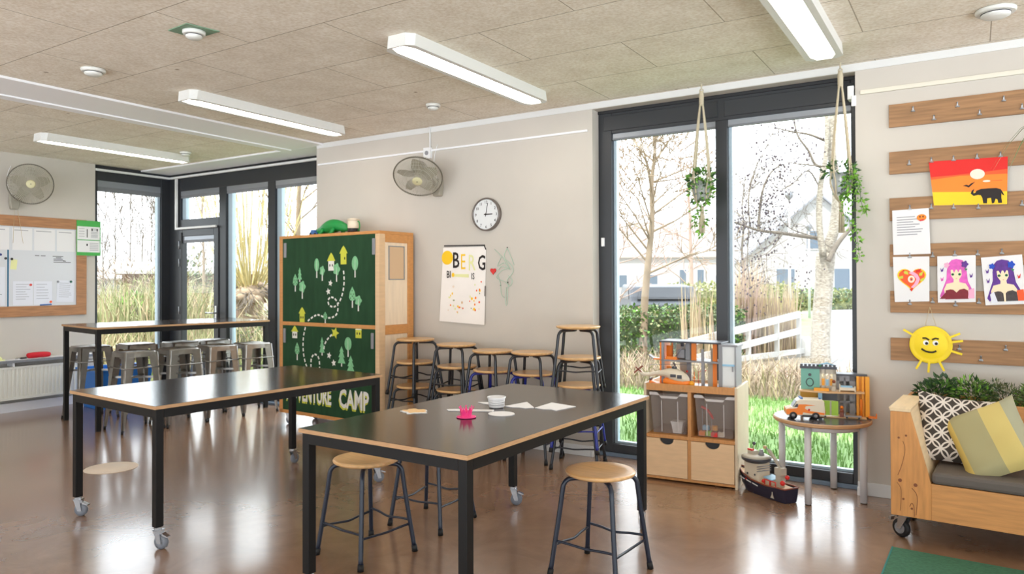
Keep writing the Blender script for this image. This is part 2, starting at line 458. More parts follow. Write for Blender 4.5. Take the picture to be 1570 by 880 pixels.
# white plaster strip across the wood wool ceiling, and the band above the corner glazing
b = MB('white_paint'); b.box((-6.13, YF, ZC-.02), (-5.65, YB, ZC-.001)); b.box((-6.25, YF, ZC-.032), (-6.13, YB, ZC-.001)); struct(b.build('trim_1', bevel=.003))
b = MB('white_paint'); b.box((-8.96, YB+.005, ZC-.02), (-5.747, YW-.01, ZC-.001)); struct(b.build('trim_2'))
b = MB('trim_paint'); b.box((-5.74, YB-.006, ZC-.05), (XR, YB-.001, ZC-.001)); struct(b.build('trim_3'))
b = MB('white_paint'); b.box((-5.72, YB-.014, 2.615), (-2.62, YB-.001, 2.632)); tag(b.build('cable_trunking', bevel=.002), 'thin white cable trunking along the wall above the clock', 'trunking')
b = MB('cream_trunking'); b.box((-.62, YB-.016, 2.63), (1.8, YB-.001, 2.658)); tag(b.build('cable_trunking', bevel=.002), 'cream cable trunking on the wall above the plank rails', 'trunking')
# big two-light window
x0, x1, y0, y1 = -2.579, -.605, 5.382, 5.47
def frame_members(rects, depth=(5.382, 5.47), m='anthracite'):
    b = MB(m)
    for r in rects: b.box((r[0], depth[0], r[1]), (r[2], depth[1], r[3]))
    return b
w = thing('window_1', None, None, (0, 0, 0)); struct(w)
fb = frame_members([(x0, .03, -2.462, 2.79), (-.694, .03, x1, 2.79), (-2.462, .03, -.694, .1), (-1.618, .1, -1.53, 2.6), (-2.462, 2.6, -.694, 2.79)])
fb.box((x0, 5.37, 2.765), (-.652, 5.4, 2.79), 'anthracite_dark'); fb.box((-2.53, 5.374, 2.625), (-1.6, 5.39, 2.745)); fb.box((-1.55, 5.374, 2.625), (-.67, 5.39, 2.745))
fb.build('window_frame', w, bevel=.004)
for xa, xb in ((-2.462, -1.618), (-1.53, -.694)):
    b = MB('alu_blue'); b.box((xa, 5.425, .1), (xa+.024, 5.47, 2.6)); b.box((xa+.024, 5.425, .1), (xb, 5.468, .116)); b.build('glazing_bead', w)
    b = MB('alu_grey'); b.box((xa+.002, 5.40, 2.5625), (xb-.002, 5.425, 2.6)); b.box((xa+.002, 5.395, 2.548), (xb-.002, 5.428, 2.562), 'blind_cloth'); b.build('screen_blind', w)
    b = MB('pane_glass'); b.poly([(xa, 5.445, .1), (xb, 5.445, .1), (xb, 5.445, 2.6), (xa, 5.445, 2.6)]); b.build('pane', w, fix=False)
b = MB('sill_grey'); b.box((x0, 5.368, 0), (-.652, 5.5, .03)); b.build('threshold', w, bevel=.003)
b = MB('white_plastic'); b.box((-2.55, 5.365, 1.69), (-2.523, 5.382, 1.76)); b.build('contact_sensor', w, bevel=.003)
# corner glazing, long side
w = thing('window_2', None, None); struct(w); D = (YW, YW+.09)
fb = frame_members([(-8.97, 0, -8.74, ZC), (-8.74, 2.60, -5.5, ZC), (-7.93, 0, -7.795, 2.6), (-7.015, 0, -6.89, 2.6), (-7.795, 0, -5.5, .09), (-5.56, .09, -5.5, 2.6), (-8.74, 2.10, -7.93, 2.23)], D)
fb.box((-8.74, YW-.012, 2.77), (-5.76, YW, ZC-.02), 'anthracite_dark'); fb.build('window_frame', w, bevel=.004)
for xa, xb, za in ((-8.74, -7.93, 2.23), (-7.795, -7.015, .09), (-6.89, -5.56, .09)):
    b = MB('alu_blue'); b.box((xa, YW+.035, za), (xa+.075, YW+.088, 2.6)); b.build('glazing_bead', w)
    b = MB('blind_cloth'); b.box((xa+.002, YW+.012, 2.51), (xb-.002, YW+.03, 2.545)); b.box((xa+.002, YW+.01, 2.545), (xb-.002, YW+.034, 2.6), 'alu_grey'); b.build('screen_blind', w)
    b = MB('pane_glass'); b.poly([(xa, YW+.06, za), (xb, YW+.06, za), (xb, YW+.06, 2.6), (xa, YW+.06, 2.6)]); b.build('pane', w, fix=False)
b = MB('sill_grey'); b.box((-8.97, YW-.1, 0), (-5.745, YW+.1, .028)); b.build('threshold', w, bevel=.003)
# glazed garden door in it
d = thing('door_1', None, None); struct(d)
fb = frame_members([(-8.74, .03, -8.675, 2.1), (-8.02, .03, -7.93, 2.1), (-8.675, 2.01, -8.02, 2.1), (-8.675, .03, -8.02, .16)], (YW-.012, YW+.06))
fb.box((-8.70, YW-.024, .05), (-8.675, YW-.005, 2.06), 'anthracite_dark'); fb.build('door_leaf', d, bevel=.004)
b = MB('pane_glass'); b.poly([(-8.675, YW+.03, .16), (-8.02, YW+.03, .16), (-8.02, YW+.03, 2.01), (-8.675, YW+.03, 2.01)]); b.build('pane', d, fix=False)
b = MB('blind_cloth'); b.box((-8.673, YW, 1.925), (-8.022, YW+.02, 2.008)); b.box((-8.673, YW-.002, 1.96), (-8.022, YW+.022, 2.008), 'alu_grey'); b.build('screen_blind', d)
b = MB('chrome'); b.box((-7.99, YW-.02, .88), (-7.955, YW-.012, 1.12)); b.tube([(-7.972, YW-.02, 1.03), (-7.972, YW-.062, 1.03), (-8.11, YW-.062, 1.03)], .01, 8); b.build('door_handle', d)
for z in (1.85, 1.62, 1.0, .3): b = MB('alu_grey'); b.tube([(-8.728, YW-.02, z), (-8.728, YW-.02, z+.1)], .012, 8); b.build('hinge', d)
# corner glazing, short side (in the left wall)
w = thing('window_3', None, None); struct(w); b = MB('anthracite')
for ya, za, yb, zb in ((4.69, 0, 4.74, ZC), (5.56, 0, 5.70, ZC), (4.74, 2.66, 5.56, ZC), (4.74, 0, 5.56, .09)): b.box((-9.06, ya, za), (-8.965, yb, zb))
b.build('window_frame', w, bevel=.004)
b = MB('blind_cloth'); b.box((-9.02, 4.742, 2.53), (-8.985, 5.558, 2.66)); b.box((-9.03, 4.742, 2.585), (-8.98, 5.558, 2.66), 'alu_grey'); b.build('screen_blind', w)
b = MB('alu_blue'); b.box((-9.06, 5.53, .09), (-9.0, 5.56, 2.53)); b.build('glazing_bead', w)
b = MB('pane_glass'); b.poly([(-9.03, 4.74, .09), (-9.03, 5.56, .09), (-9.03, 5.56, 2.66), (-9.03, 4.74, 2.66)]); b.build('pane', w, fix=False)
b = MB('sill_grey'); b.box((-9.06, 4.69, 0), (-8.925, 5.70, .028)); b.build('threshold', w)
# pale cable conduit along the head and down the corner
b = MB('trim_paint'); b.box((-8.94, 4.69, 2.765), (-8.905, 5.655, 2.793)); b.box((-8.905, 5.635, 2.765), (-5.77, 5.668, 2.793)); b.box((-8.80, 5.64, 2.125), (-8.765, 5.668, 2.765)); b.box((-8.80, 5.64, 2.10), (-7.95, 5.668, 2.128))
tag(b.build('cable_conduit', bevel=.004), 'pale conduit running round the head of the corner glazing and above the door', 'conduit')
b = MB('white_plastic'); b.box((-.70, YB-.0, 2.61), (-.66, YB+.09, 2.70)); b.box((-.675, YB-.012, 2.56), (-.645, YB-.001, 2.63))
tag(b.build('motion_sensor', bevel=.004), 'small white sensor box at the top right of the big window', 'sensor')

# ------------------------------------------------------------------ ceiling lamps and detectors
def lamp(label, x, y, ln=1.62, w=.215):
    t = thing('ceiling_lamp', label, 'ceiling light', (x, y, ZC), 0, 'long white lamps under the ceiling')
    h = .075; e = .07
    def oct_(z, k, ee): return [(-w/2*k, ee, z), (-w/2*k, ln-ee, z), (-w/2*k*.62, ln-ee*.3, z), (w/2*k*.62, ln-ee*.3, z), (w/2*k, ln-ee, z), (w/2*k, ee, z), (w/2*k*.62, ee*.3, z), (-w/2*k*.62, ee*.3, z)]
    b = MB('lamp_white'); top = oct_(-.001, .96, e); bot = oct_(-h, 1, e*.8); ins = oct_(-h, .66, e*1.5); rec = oct_(-h+.012, .62, e*1.7)
    b.add(top+bot+ins+rec, [tuple(range(8))]+[(i, (i+1) % 8, (i+1) % 8+8, i+8) for i in range(8)]+[(i+8, (i+1) % 8+8, (i+1) % 8+16, i+16) for i in range(8)]+[(i+16, (i+1) % 8+16, (i+1) % 8+24, i+24) for i in range(8)])
    b.build('housing', t)
    b = MB('lamp_glow'); b.poly(oct_(-h+.011, .62, e*1.7)); o = b.build('diffuser', t, fix=False)
    b = MB('rubber'); b.box((-w/2*.9, e*.9, -.004), (w/2*.9, ln-e*.9, -.0005)); b.build('gasket', t)
    return t
lamp('long white ceiling lamp nearest the wall with the two fans', -7.545, 3.40, 1.60)
lamp('long white ceiling lamp beside the white ceiling strip', -4.965, 3.235, 1.62)
lamp('long white ceiling lamp above the green cabinet and the middle fan', -2.815, 3.17, 1.65)
lamp('long white ceiling lamp close to the big window', -.762, 3.2, 1.63)
def detector(x, y, r, label, plate=False):
    t = thing('smoke_detector', label, 'smoke detector', (x, y, ZC))
    z0 = 0
    if plate:
        b = MB('green_plate'); b.prism([(-.115, -.085, -.006), (.075, -.095, -.006), (.115, .085, -.006), (-.10, .085, -.006)], (0, 0, .005)); b.build('mounting_plate', t); z0 = -.006
    b = MB('detector'); b.lathe([(r, z0-.001), (r, z0-.012), (r*.93, z0-.022)], (0, 0, 0), 28); b.build('base', t)
    b = MB('detector'); b.lathe([(r*.72, z0-.022), (r*.72, z0-.035), (r*.5, z0-.045), (0, z0-.047)], (0, 0, 0), 28)
    b.lathe([(r*.73, z0-.0225), (r*.73, z0-.0262)], (0, 0, 0), 28, 'toy_dark'); b.build('sensor_head', t)
detector(-3.74, 2.515, .062, 'white smoke detector on a green square plate in the ceiling', True)
detector(-4.986, 2.606, .075, 'round white smoke detector on the ceiling left of the green plate')
detector(-3.681, 4.612, .06, 'round white smoke detector on the ceiling above the clock wall')
detector(.11, 4.63, .095, 'large round white smoke detector in the upper right corner of the ceiling')
detector(-7.287, 4.80, .06, 'small round white smoke detector close to the corner windows')

# ------------------------------------------------------------------ tables
def caster(parent, x, y, zt, ang, wr=.037):
    c = MB('chrome'); ca, sa = cos(ang), sin(ang)
    def P(u, v, z): return (x+u*ca-v*sa, y+u*sa+v*ca, z)
    off = .022
    c.disc((x, y, zt-.012), .02, .012, 14)
    for s in (-1, 1):
        c.prism([P(-.016, s*.017, zt-.014), P(.022, s*.017, zt-.014), P(off+.012, s*.017, wr-.006), P(off-.012, s*.017, wr-.006)], Vector(P(0, s*.003, 0))-Vector(P(0, 0, 0)))
    c.add([P(-.018, -.02, zt-.018), P(.03, -.02, zt-.018), P(.03, .02, zt-.018), P(-.018, .02, zt-.018), P(-.018, -.02, zt-.012), P(.03, -.02, zt-.012), P(.03, .02, zt-.012), P(-.018, .02, zt-.012)], [(0, 1, 2, 3), (4, 5, 6, 7), (0, 1, 5, 4), (1, 2, 6, 5), (2, 3, 7, 6), (3, 0, 4, 7)])
    o = c.build('caster', parent, label='chrome swivel caster with a grey wheel')
    k = MB('wheel_grey'); ax = (-sa, ca, 0); p = P(off, -.012, wr)
    k.lathe([(wr*.55, -.001), (wr, .002), (wr, .022), (wr*.55, .025)], p, 20, 'wheel_grey', ax); k.disc(P(off, -.014, wr), wr*.4, .028, 12, 'alu_grey', ax); k.build('wheel', o)
    k = MB('chrome'); k.prism([P(off+.012, -.014, zt-.03), P(off+.045, -.014, zt-.045), P(off+.045, -.014, zt-.052), P(off+.012, -.014, zt-.042)], Vector(P(0, .028, 0))-Vector(P(0, 0, 0))); k.build('brake_lever', o)
def table(label, x, y, rot, w, l, h, cast, angs=(0, 0, 0, 0), cz=.115):
    t = thing('workshop_table', label, 'table', (x, y, 0), rot, 'black topped workshop tables on square steel legs')
    s, tt = .042, .019
    b = MB('plywood_edge'); b.box((0, 0, h-tt), (w, l, h-.0012)); b.box((.0006, .0006, h-.0012), (w-.0006, l-.0006, h), 'black_laminate'); b.build('table_top', t, bevel=.0008)
    b = MB('black_steel'); i = .012; z0, z1 = h-tt-.048, h-tt
    b.box((i+s, i, z0), (w-i-s, i+.03, z1)); b.box((i+s, l-i-.03, z0), (w-i-s, l-i, z1)); b.box((i, i+s, z0), (i+.03, l-i-s, z1)); b.box((w-i-.03, i+s, z0), (w-i, l-i-s, z1)); b.build('frame', t)
    for k, (lx, ly) in enumerate(((i, i), (w-i-s, i), (w-i-s, l-i-s), (i, l-i-s))):
        b = MB('black_steel'); zb = cz if cast else .006; b.box((lx, ly, zb), (lx+s, ly+s, z1)); g = b.build('leg', t, bevel=.002)
        if cast: caster(g, lx+s/2, ly+s/2, cz, angs[k])
        else: b = MB('rubber'); b.box((lx+.002, ly+.002, 0), (lx+s-.002, ly+s-.002, .008)); b.build('foot', g)
    return t
table('front black table holding the pink crown and white paper cut-outs', -2.532, 2.215, -.023, .940, 1.697, .757, True, (.4, 2.4, 2.0, .5))
table('middle black table on casters reflecting the window light', -4.613, 2.275, -.065, .996, 1.622, .757, True, (.6, .4, 1.2, 1.7))
table('tall black bar table by the left corner windows', -7.905, 3.818, -.151, .935, 1.802, .986, False)

# ------------------------------------------------------------------ round wooden stools
def make_stool(steel):
    t = thing('round_stool', 'x', 'stool')
    b = MB('beech_seat'); b.lathe([(0, .471), (.15, .471), (.166, .478), (.17, .486), (.167, .492), (.157, .4935), (.12, .4895), (0, .486)], (0, 0, 0), 36); b.build('seat', t, fix=True)
    for k in range(4):
        a = pi/4+k*pi/2; ca, sa = cos(a), sin(a)
        b = MB(steel); prof = bez([(.03, .459), (.13, .459), (.163, .452), (.182, .43), (.188, .40), (.202, .30), (.249, .012)], 5)
        b.tube([(p[0]*ca, p[0]*sa, p[1]) for p in prof], .0118, 10); g = b.build('leg', t)
        b = MB('rubber'); b.tube([(.2455*ca, .2455*sa, .034), (.251*ca, .251*sa, 0)], [.0145, .0155], 10); b.build('foot_cap', g)
    for k in range(4):
        a, c = pi/4+k*pi/2, pi/4+(k+1)*pi/2; z = .145 if k % 2 else .165; R_ = .188+(.249-.202)*((.3-z)/.288)+.012
        p, q = Vector((R_*cos(a), R_*sin(a), z)), Vector((R_*cos(c), R_*sin(c), z)); md = (p+q)/2*.93
        b = MB(steel); b.tube(bez([p, p*.75+q*.25-(p+q)*.012, md, p*.25+q*.75-(p+q)*.012, q], 3), .0062, 6); b.build('stretcher', t)
    return t
st = {}
for m in ('navy_steel', 'dark_steel', 'blue_steel'): st[m] = [make_stool(m), False]
def put_stool(m, x, y, z, rz, label, group):
    o, used = st[m]
    if used: o = dup(o, (x, y, z), rz, label, group)
    else: o.location = (x, y, z); o.rotation_euler.z = rz; st[m][1] = True; tag(o, label, None, group)
    return o
G = 'loose round stools at the front table'
put_stool('navy_steel', -2.67, 2.785, 0, -.13, 'round wooden stool half under the front table, beside its near left leg', G)
put_stool('navy_steel', -2.69, 3.36, 0, .06, 'round stool mostly hidden under the far half of the front table', G)
put_stool('navy_steel', -1.53, 3.20, 0, -.06, 'round wooden stool standing clear to the right of the front table', G)
G = 'round stools stacked along the back wall'
stacks = [('beside the green cabinet', -4.19, 5.0, -.12, [('dark_steel', .0), ('dark_steel', .212), ('dark_steel', .412)]),
          ('second from the green cabinet', -3.74, 5.0, .1, [('dark_steel', 0), ('dark_steel', .2), ('dark_steel', .385)]),
          ('in the middle of the five', -3.36, 5.0, -.05, [('dark_steel', 0), ('blue_steel', .19), ('dark_steel', .35)]),
          ('second from the big window', -2.975, 5.0, .12, [('dark_steel', 0), ('blue_steel', .19), ('dark_steel', .225+.13)]),
          ('beside the big window', -2.56, 4.97, .3, [('dark_steel', 0), ('blue_steel', .13), ('dark_steel', .34), ('dark_steel', .575)])]
nm = {3: ['bottom', 'middle', 'topmost'], 4: ['bottom', 'second', 'third', 'topmost']}
for where, x, y, rz, lv in stacks:
    for k, (m, z) in enumerate(lv):
        put_stool(m, x+random.uniform(-.008, .008), y+random.uniform(-.008, .008), z, rz+random.uniform(-.04, .04),
                  '%s round stool%s in the stack %s' % (nm[len(lv)][k], ' on blue legs' if m == 'blue_steel' else '', where), G)

# ------------------------------------------------------------------ grey metal bar stools
def make_metal():
    t = thing('metal_stool', 'x', 'bar stool'); H = .755
    b = MB('gun_metal'); n = 5; R_ = .15; c = .04
    def rr(h, r_, z): 
        pts = []
        for sx, sy, a in ((1, 1, 0), (-1, 1, pi/2), (-1, -1, pi), (1, -1, 1.5*pi)):
            for i in range(n): pts.append((sx*(h-r_)+r_*cos(a+pi/2*i/(n-1)), sy*(h-r_)+r_*sin(a+pi/2*i/(n-1)), z))
        return pts
    L_ = [rr(R_+.004, c, H-.055), rr(R_, c, H-.012), rr(R_-.004, c, H-.002), rr(R_-.016, c-.008, H), rr(R_-.03, c-.015, H-.006)]; k = 4*n
    vs = sum(L_, []); fs = [(i*k+j, i*k+(j+1) % k, (i+1)*k+(j+1) % k, (i+1)*k+j) for i in range(4) for j in range(k)]+[tuple(4*k+j for j in range(k))]
    b.add(vs, fs, None, True); b.disc((0, 0, H-.0055), .018, .001, 14, 'toy_black'); b.build('seat', t, fix=False)
    for sx, sy in ((1, -1), (1, 1), (-1, 1), (-1, -1)):
        b = MB('gun_metal'); zt, zb = H-.012, .03; ct, cb = .151, .198; wt, wb = .085, .024; th = .003
        for ax in (0, 1):
            def P(cn, wd, z, inn=0):
                a, q = cn, cn-wd
                return (sx*(cn-inn if ax == 0 else a), sy*(cn-inn if ax == 1 else a), z), ((sx*(cn-inn), sy*q, z) if ax == 0 else (sx*q, sy*(cn-inn), z))
            o1, o2 = P(ct, wt, zt); o3, o4 = P(cb, wb, zb); i1, i2 = P(ct, wt, zt, th); i3, i4 = P(cb, wb, zb, th)
            m1 = tuple(a*.55+c_*.45 for a, c_ in zip(o2, o4)); 
            b.add([o1, o2, o4, o3, i1, i2, i4, i3], [(0, 1, 2, 3), (4, 5, 6, 7), (1, 2, 6, 5), (0, 1, 5, 4), (2, 3, 7, 6)])
        # rounded spine on the corner
        b.tube([(sx*(ct-.006), sy*(ct-.006), zt), (sx*(cb-.004), sy*(cb-.004), zb)], [.011, .007], 8)
        g = b.build('leg', t)
        b = MB('rubber'); b.tube([(sx*(cb-.006), sy*(cb-.006), .032), (sx*(cb-.003), sy*(cb-.003), 0)], [.012, .013], 8); b.build('foot_cap', g)
    b = MB('gun_metal'); q = .166
    for z in (.60,):
        for a, c_ in (((-q, -q), (q, -q)), ((q, -q), (q, q)), ((q, q), (-q, q)), ((-q, q), (-q, -q))): b.tube([(*a, z), (*c_, z)], .006, 6)
    b.beam((-.17, -.17, .5), (.17, .17, .5), .003, .02); b.beam((-.17, .17, .5), (.17, -.17, .5), .003, .02); b.build('brace', t)
    return t
ms = make_metal(); G = 'grey metal stools round the tall table'
tol = [(-6.84, 3.97, -.12, 'metal stool nearest the camera on the room side of the tall table'), (-6.75, 4.37, -.14, 'second metal stool on the room side of the tall table'),
       (-6.735, 4.79, -.11, 'third metal stool on the room side of the tall table'), (-6.65, 5.17, -.16, 'metal stool on the room side of the tall table, next to the green cabinet'),
       (-7.79, 4.05, -.10, 'metal stool on the window side of the tall table, nearest the radiator'), (-7.66, 4.47, -.12, 'second metal stool on the window side, counted from the radiator'),
       (-7.47, 4.86, -.10, 'third metal stool on the window side, counted from the radiator'), (-7.44, 5.24, -.13, 'metal stool on the window side nearest the garden door')]
for i, (x, y, rz, lb) in enumerate(tol):
    if i == 0: ms.location = (x, y, 0); ms.rotation_euler.z = rz; tag(ms, lb, None, G)
    else: dup(ms, (x, y, 0), rz, lb, G)
# blue plastic tub behind them
t = thing('plastic_tub', 'bright blue plastic tub on the floor behind the metal stools', 'tub', (-8.35, 4.62, 0), -.1)
b = MB('bin_blue'); b.add([(-.2, -.26, 0), (.2, -.26, 0), (.2, .26, 0), (-.2, .26, 0), (-.25, -.31, .44), (.25, -.31, .44), (.25, .31, .44), (-.25, .31, .44), (-.24, -.3, .44), (.24, -.3, .44), (.24, .3, .44), (-.24, .3, .44), (-.19, -.25, .01), (.19, -.25, .01), (.19, .25, .01), (-.19, .25, .01)],
      [(0, 1, 2, 3)]+[(i, (i+1) % 4, (i+1) % 4+4, i+4) for i in range(4)]+[(i+4, (i+1) % 4+4, (i+1) % 4+8, i+8) for i in range(4)]+[(i+8, (i+1) % 4+8, (i+1) % 4+12, i+12) for i in range(4)]+[(12, 13, 14, 15)]); b.build('body', t, bevel=.004)
b = MB('bin_blue'); b.box((-.265, -.325, .42), (.265, -.305, .45)); b.box((-.265, .305, .42), (.265, .325, .45)); b.box((-.265, -.305, .42), (-.245, .305, .45)); b.box((.245, -.305, .42), (.265, .305, .45)); b.build('rim', t, bevel=.004)

# ------------------------------------------------------------------ green play cabinet
t = thing('play_cabinet', 'tall wooden cabinet on casters with green forest-print doors', 'cabinet', (-5.849, 4.876, 0), -.055)
W_, D_, Z0, Z1 = 1.409, .44, .118, 1.866
b = MB('beech_frame')
b.box((0, 0, Z0), (.055, .04, Z1-.028)); b.box((W_-.05, 0, Z0), (W_, .075, Z1-.028), 'birch_ply'); b.box((0, 0, Z1-.028), (W_, D_, Z1)); b.box((0, 0, Z0), (W_, D_, Z0+.035))
b.box((.055, .0, .985), (W_-.05, .035, 1.022)); b.box((W_-.03, D_-.07, Z0), (W_, D_, Z1-.028)); b.box((W_-.03, .075, 1.765), (W_, D_-.07, Z1-.028)); b.box((W_-.03, .075, .935), (W_, D_-.07, 1.02)); b.box((W_-.03, .075, Z0+.035), (W_, D_-.07, .2))
b.box((0, D_-.02, Z0+.035), (W_-.03, D_, Z1-.028)); b.box((0, .04, Z0+.035), (.02, D_-.02, Z1-.028)); b.build('frame', t, bevel=.003)
b = MB('maple_panel'); b.box((W_-.024, .076, .2), (W_-.012, D_-.071, .935)); b.box((W_-.024, .076, 1.02), (W_-.012, D_-.071, 1.765)); b.build('side_panel', t)
b = MB('alu_grey'); ya, yb_, za, zb = .127, .328, 1.427, 1.735
for q in (((ya, za), (yb_, za+.008)), ((ya, zb-.008), (yb_, zb)), ((ya, za), (ya+.008, zb)), ((yb_-.008, za), (yb_, zb))): b.box((W_-.012, q[0][0], q[0][1]), (W_-.004, q[1][0], q[1][1]))
b.box((W_-.012, ya+.008, za+.008), (W_-.009, yb_-.008, zb-.008), 'screen_cloth'); b.build('label_holder', t)
E1 = .0006
def flat(mb, pts, m, y=-.002): mb.prism([(p[0], y, p[1]) for p in pts], (0, E1, 0), m)
def circ(cx, cz, rx, rz, n=18): return [(cx+rx*cos(2*pi*i/n), cz+rz*sin(2*pi*i/n)) for i in range(n)]
def trunk(mb, x, z0, z1): flat(mb, [(x-.008, z0), (x+.008, z0), (x+.006, z1), (x-.006, z1)], 'print_white', -.0022)
def round_tree(mb, x, z1, z0, w=.034): 
    h = z1-z0; trunk(mb, x, z0, z0+h*.5); flat(mb, circ(x, z1-h*.34, w, h*.34), 'print_mint', -.003); mb.prism([(x-.002, -.0036, z0+h*.3), (x+.002, -.0036, z0+h*.3), (x+.001, -.0036, z1-h*.1), (x-.001, -.0036, z1-h*.1)], (0, E1, 0), 'print_white')
def spot_tree(mb, x, z1, z0, w=.04):
    h = z1-z0; trunk(mb, x, z0, z0+h*.5)
    flat(mb, [(x, z1), (x+w*.75, z1-h*.26), (x+w, z1-h*.52), (x+w*.5, z1-h*.66), (x-w*.5, z1-h*.66), (x-w, z1-h*.52), (x-w*.75, z1-h*.26)], 'print_mint', -.003)
    for dx, dz in ((0, .2), (-.4, .36), (.4, .36), (0, .46), (-.5, .55), (.5, .55)): flat(mb, circ(x+dx*w, z1-h*dz, .005, .006, 8), 'print_dark', -.0036)
def bush_tree(mb, x, z1, z0, w=.042):
    h = z1-z0; trunk(mb, x, z0, z0+h*.6)
    flat(mb, [(x+w*(1+.16*cos(5*a))*cos(a), z1-h*.32+h*.31*(1+.12*cos(5*a))*sin(a)) for a in [2*pi*i/30 for i in range(30)]], 'print_mint', -.003)
    flat(mb, [(x-.004, z0+h*.3), (x+.004, z0+h*.3), (x+.001, z1-h*.2), (x-.001, z1-h*.2)], 'print_white', -.0036)
def pine_tree(mb, x, z1, z0, w=.05):
    h = z1-z0; trunk(mb, x, z0, z0+h*.3)
    flat(mb, [(x, z1), (x+w*.55, z1-h*.28), (x+w*.3, z1-h*.28), (x+w*.8, z1-h*.55), (x+w*.45, z1-h*.55), (x+w, z1-h*.84), (x-w, z1-h*.84), (x-w*.45, z1-h*.55), (x-w*.8, z1-h*.55), (x-w*.3, z1-h*.28), (x-w*.55, z1-h*.28)], 'print_mint', -.003)
def house(mb, x, zt, zr, zb, w, body, roof, eyes=2):
    flat(mb, [(x-w*.7, zb), (x+w*.7, zb), (x+w*.7, zr+.01), (x-w*.7, zr+.01)], body, -.0028)
    if roof: flat(mb, [(x-w, zr), (x+w, zr), (x+w*.4, zr+(zt-zr)*.7), (x, zt), (x-w*.4, zr+(zt-zr)*.7)], roof, -.0034)
    for k in ((-.3, .3) if eyes == 2 else (.3,)): flat(mb, circ(x+k*w, zb+(zr-zb)*.55, .007, .013, 10), 'print_dark', -.0036)
def star(mb, x, z, r, m, a0=0): flat(mb, [(x+(r if i % 2 == 0 else r*.48)*sin(a0+pi*i/5), z+(r if i % 2 == 0 else r*.48)*cos(a0+pi*i/5)) for i in range(10)], m, -.003)
def dashes(mb, pts, step=.052, dash=.033, w=.0085):
    p = bez([(x, 0, z) for x, z in pts], 12); L = [0]
    for i in range(1, len(p)): L.append(L[-1]+(p[i]-p[i-1]).length)
    def pos(s):
        for i in range(1, len(p)):
            if L[i] >= s: return p[i-1].lerp(p[i], (s-L[i-1])/max(1e-6, L[i]-L[i-1]))
        return p[-1]
    s = 0
    while s+dash < L[-1]:
        a, c = pos(s), pos(s+dash); d = (c-a).normalized(); nn = Vector((-d.z, 0, d.x))*w
        flat(mb, [((a+nn).x, (a+nn).z), ((c+nn).x, (c+nn).z), ((c-nn).x, (c-nn).z), ((a-nn).x, (a-nn).z)], 'print_white', -.0026); s += step
def shift(pts): return [(x, z) for x, z in pts]
# upper door
b = MB('green_board'); b.box((.055, .0, 1.022), (W_-.05, .012, Z1-.028))
house(b, .948, 1.745, 1.672, 1.572, .056, 'print_lime', 'print_lime', 1); house(b, .778, 1.684, 1.606, 1.515, .058, 'print_white', 'print_lime')
round_tree(b, .572, 1.636, 1.449); bush_tree(b, .651, 1.562, 1.421, .034); bush_tree(b, .852, 1.583, 1.411, .044); round_tree(b, 1.102, 1.645, 1.45, .042)
pine_tree(b, .32, 1.552, 1.413, .034); spot_tree(b, .252, 1.492, 1.317, .038); bush_tree(b, .358, 1.42, 1.248, .046); spot_tree(b, 1.066, 1.368, 1.173, .045); bush_tree(b, 1.145, 1.285, 1.144, .042)
house(b, .356, 1.168, 1.105, 1.022, .052, 'print_lime', 'print_lime'); spot_tree(b, .693, 1.13, 1.022, .03)
dashes(b, [(.948, 1.513), (.956, 1.423), (.943, 1.333), (.903, 1.242), (.831, 1.18), (.749, 1.191), (.735, 1.245), (.79, 1.268), (.86, 1.225), (.867, 1.133), (.812, 1.085), (.703, 1.072), (.581, 1.098), (.467, 1.052), (.43, 1.026)])
star(b, .767, 1.399, .032, 'print_white', .2); star(b, .737, 1.32, .034, 'print_white', -.2)
o = b.build('upper_door', t, label='green upper door printed with yellow houses, mint trees and a dashed path')
for x in (.1, 1.347): k = MB('toy_grey'); k.box((x-.018, -.01, 1.652), (x+.018, .0, 1.797)); k.build('pull_strip', o, bevel=.003)
# lower door with lettering
b = MB('green_board'); b.box((.055, .0, Z0+.035), (W_-.05, .012, .985))
house(b, .244, .985, .926, .862, .054, 'print_white', 'print_lime'); house(b, 1.147, .985, .975, .90, .056, 'print_lime', None); flat(b, [(1.1, .975), (1.194, .975), (1.175, .984), (1.12, .984)], 'print_white', -.0034)
spot_tree(b, .281, .824, .65, .036); pine_tree(b, .647, .89, .715, .038); round_tree(b, 1.008, .904, .723, .046); pine_tree(b, .92, .817, .628, .052); pine_tree(b, 1.043, .737, .556, .054); star(b, .83, .935, .058, 'print_lime', .3)
dashes(b, [(.405, .975), (.38, .9), (.369, .82), (.376, .72), (.405, .63), (.45, .56)]); dashes(b, [(.486, .59), (.492, .68), (.543, .722), (.6, .69), (.612, .6), (.6, .55)]); dashes(b, [(.785, .918), (.712, .86), (.674, .796), (.684, .74)])
star(b, .748, .721, .034, 'print_white', .2); star(b, .812, .655, .034, 'print_white', -.15)
for dx, dz, y, m in ((-.008, -.018, -.0026, 'print_lime'), (0, 0, -.0034, 'print_white')):
    text(b, 'ADVENTURE', (.125+dx, y, .262+dz), (1, 0, 0), (0, 0, 1), .21, m, .028, xs=.545); text(b, 'CAMP', (.885+dx, y, .255+dz), (1, 0, 0), (0, 0, 1), .235, m, .028, xs=.63)
o = b.build('lower_door', t, fix=False, label='green lower door lettered ADVENTURE CAMP in white with yellow shadow')
for x in (.09, 1.328): k = MB('toy_grey'); k.box((x-.016, -.01, .812), (x+.016, .0, .953)); k.build('pull_strip', o, bevel=.003)
for x, y, a in ((.06, .06, .3), (W_-.06, .06, .8), (.06, D_-.06, .3), (W_-.06, D_-.06, .8)): caster(t, x, y, Z0, a, .04)
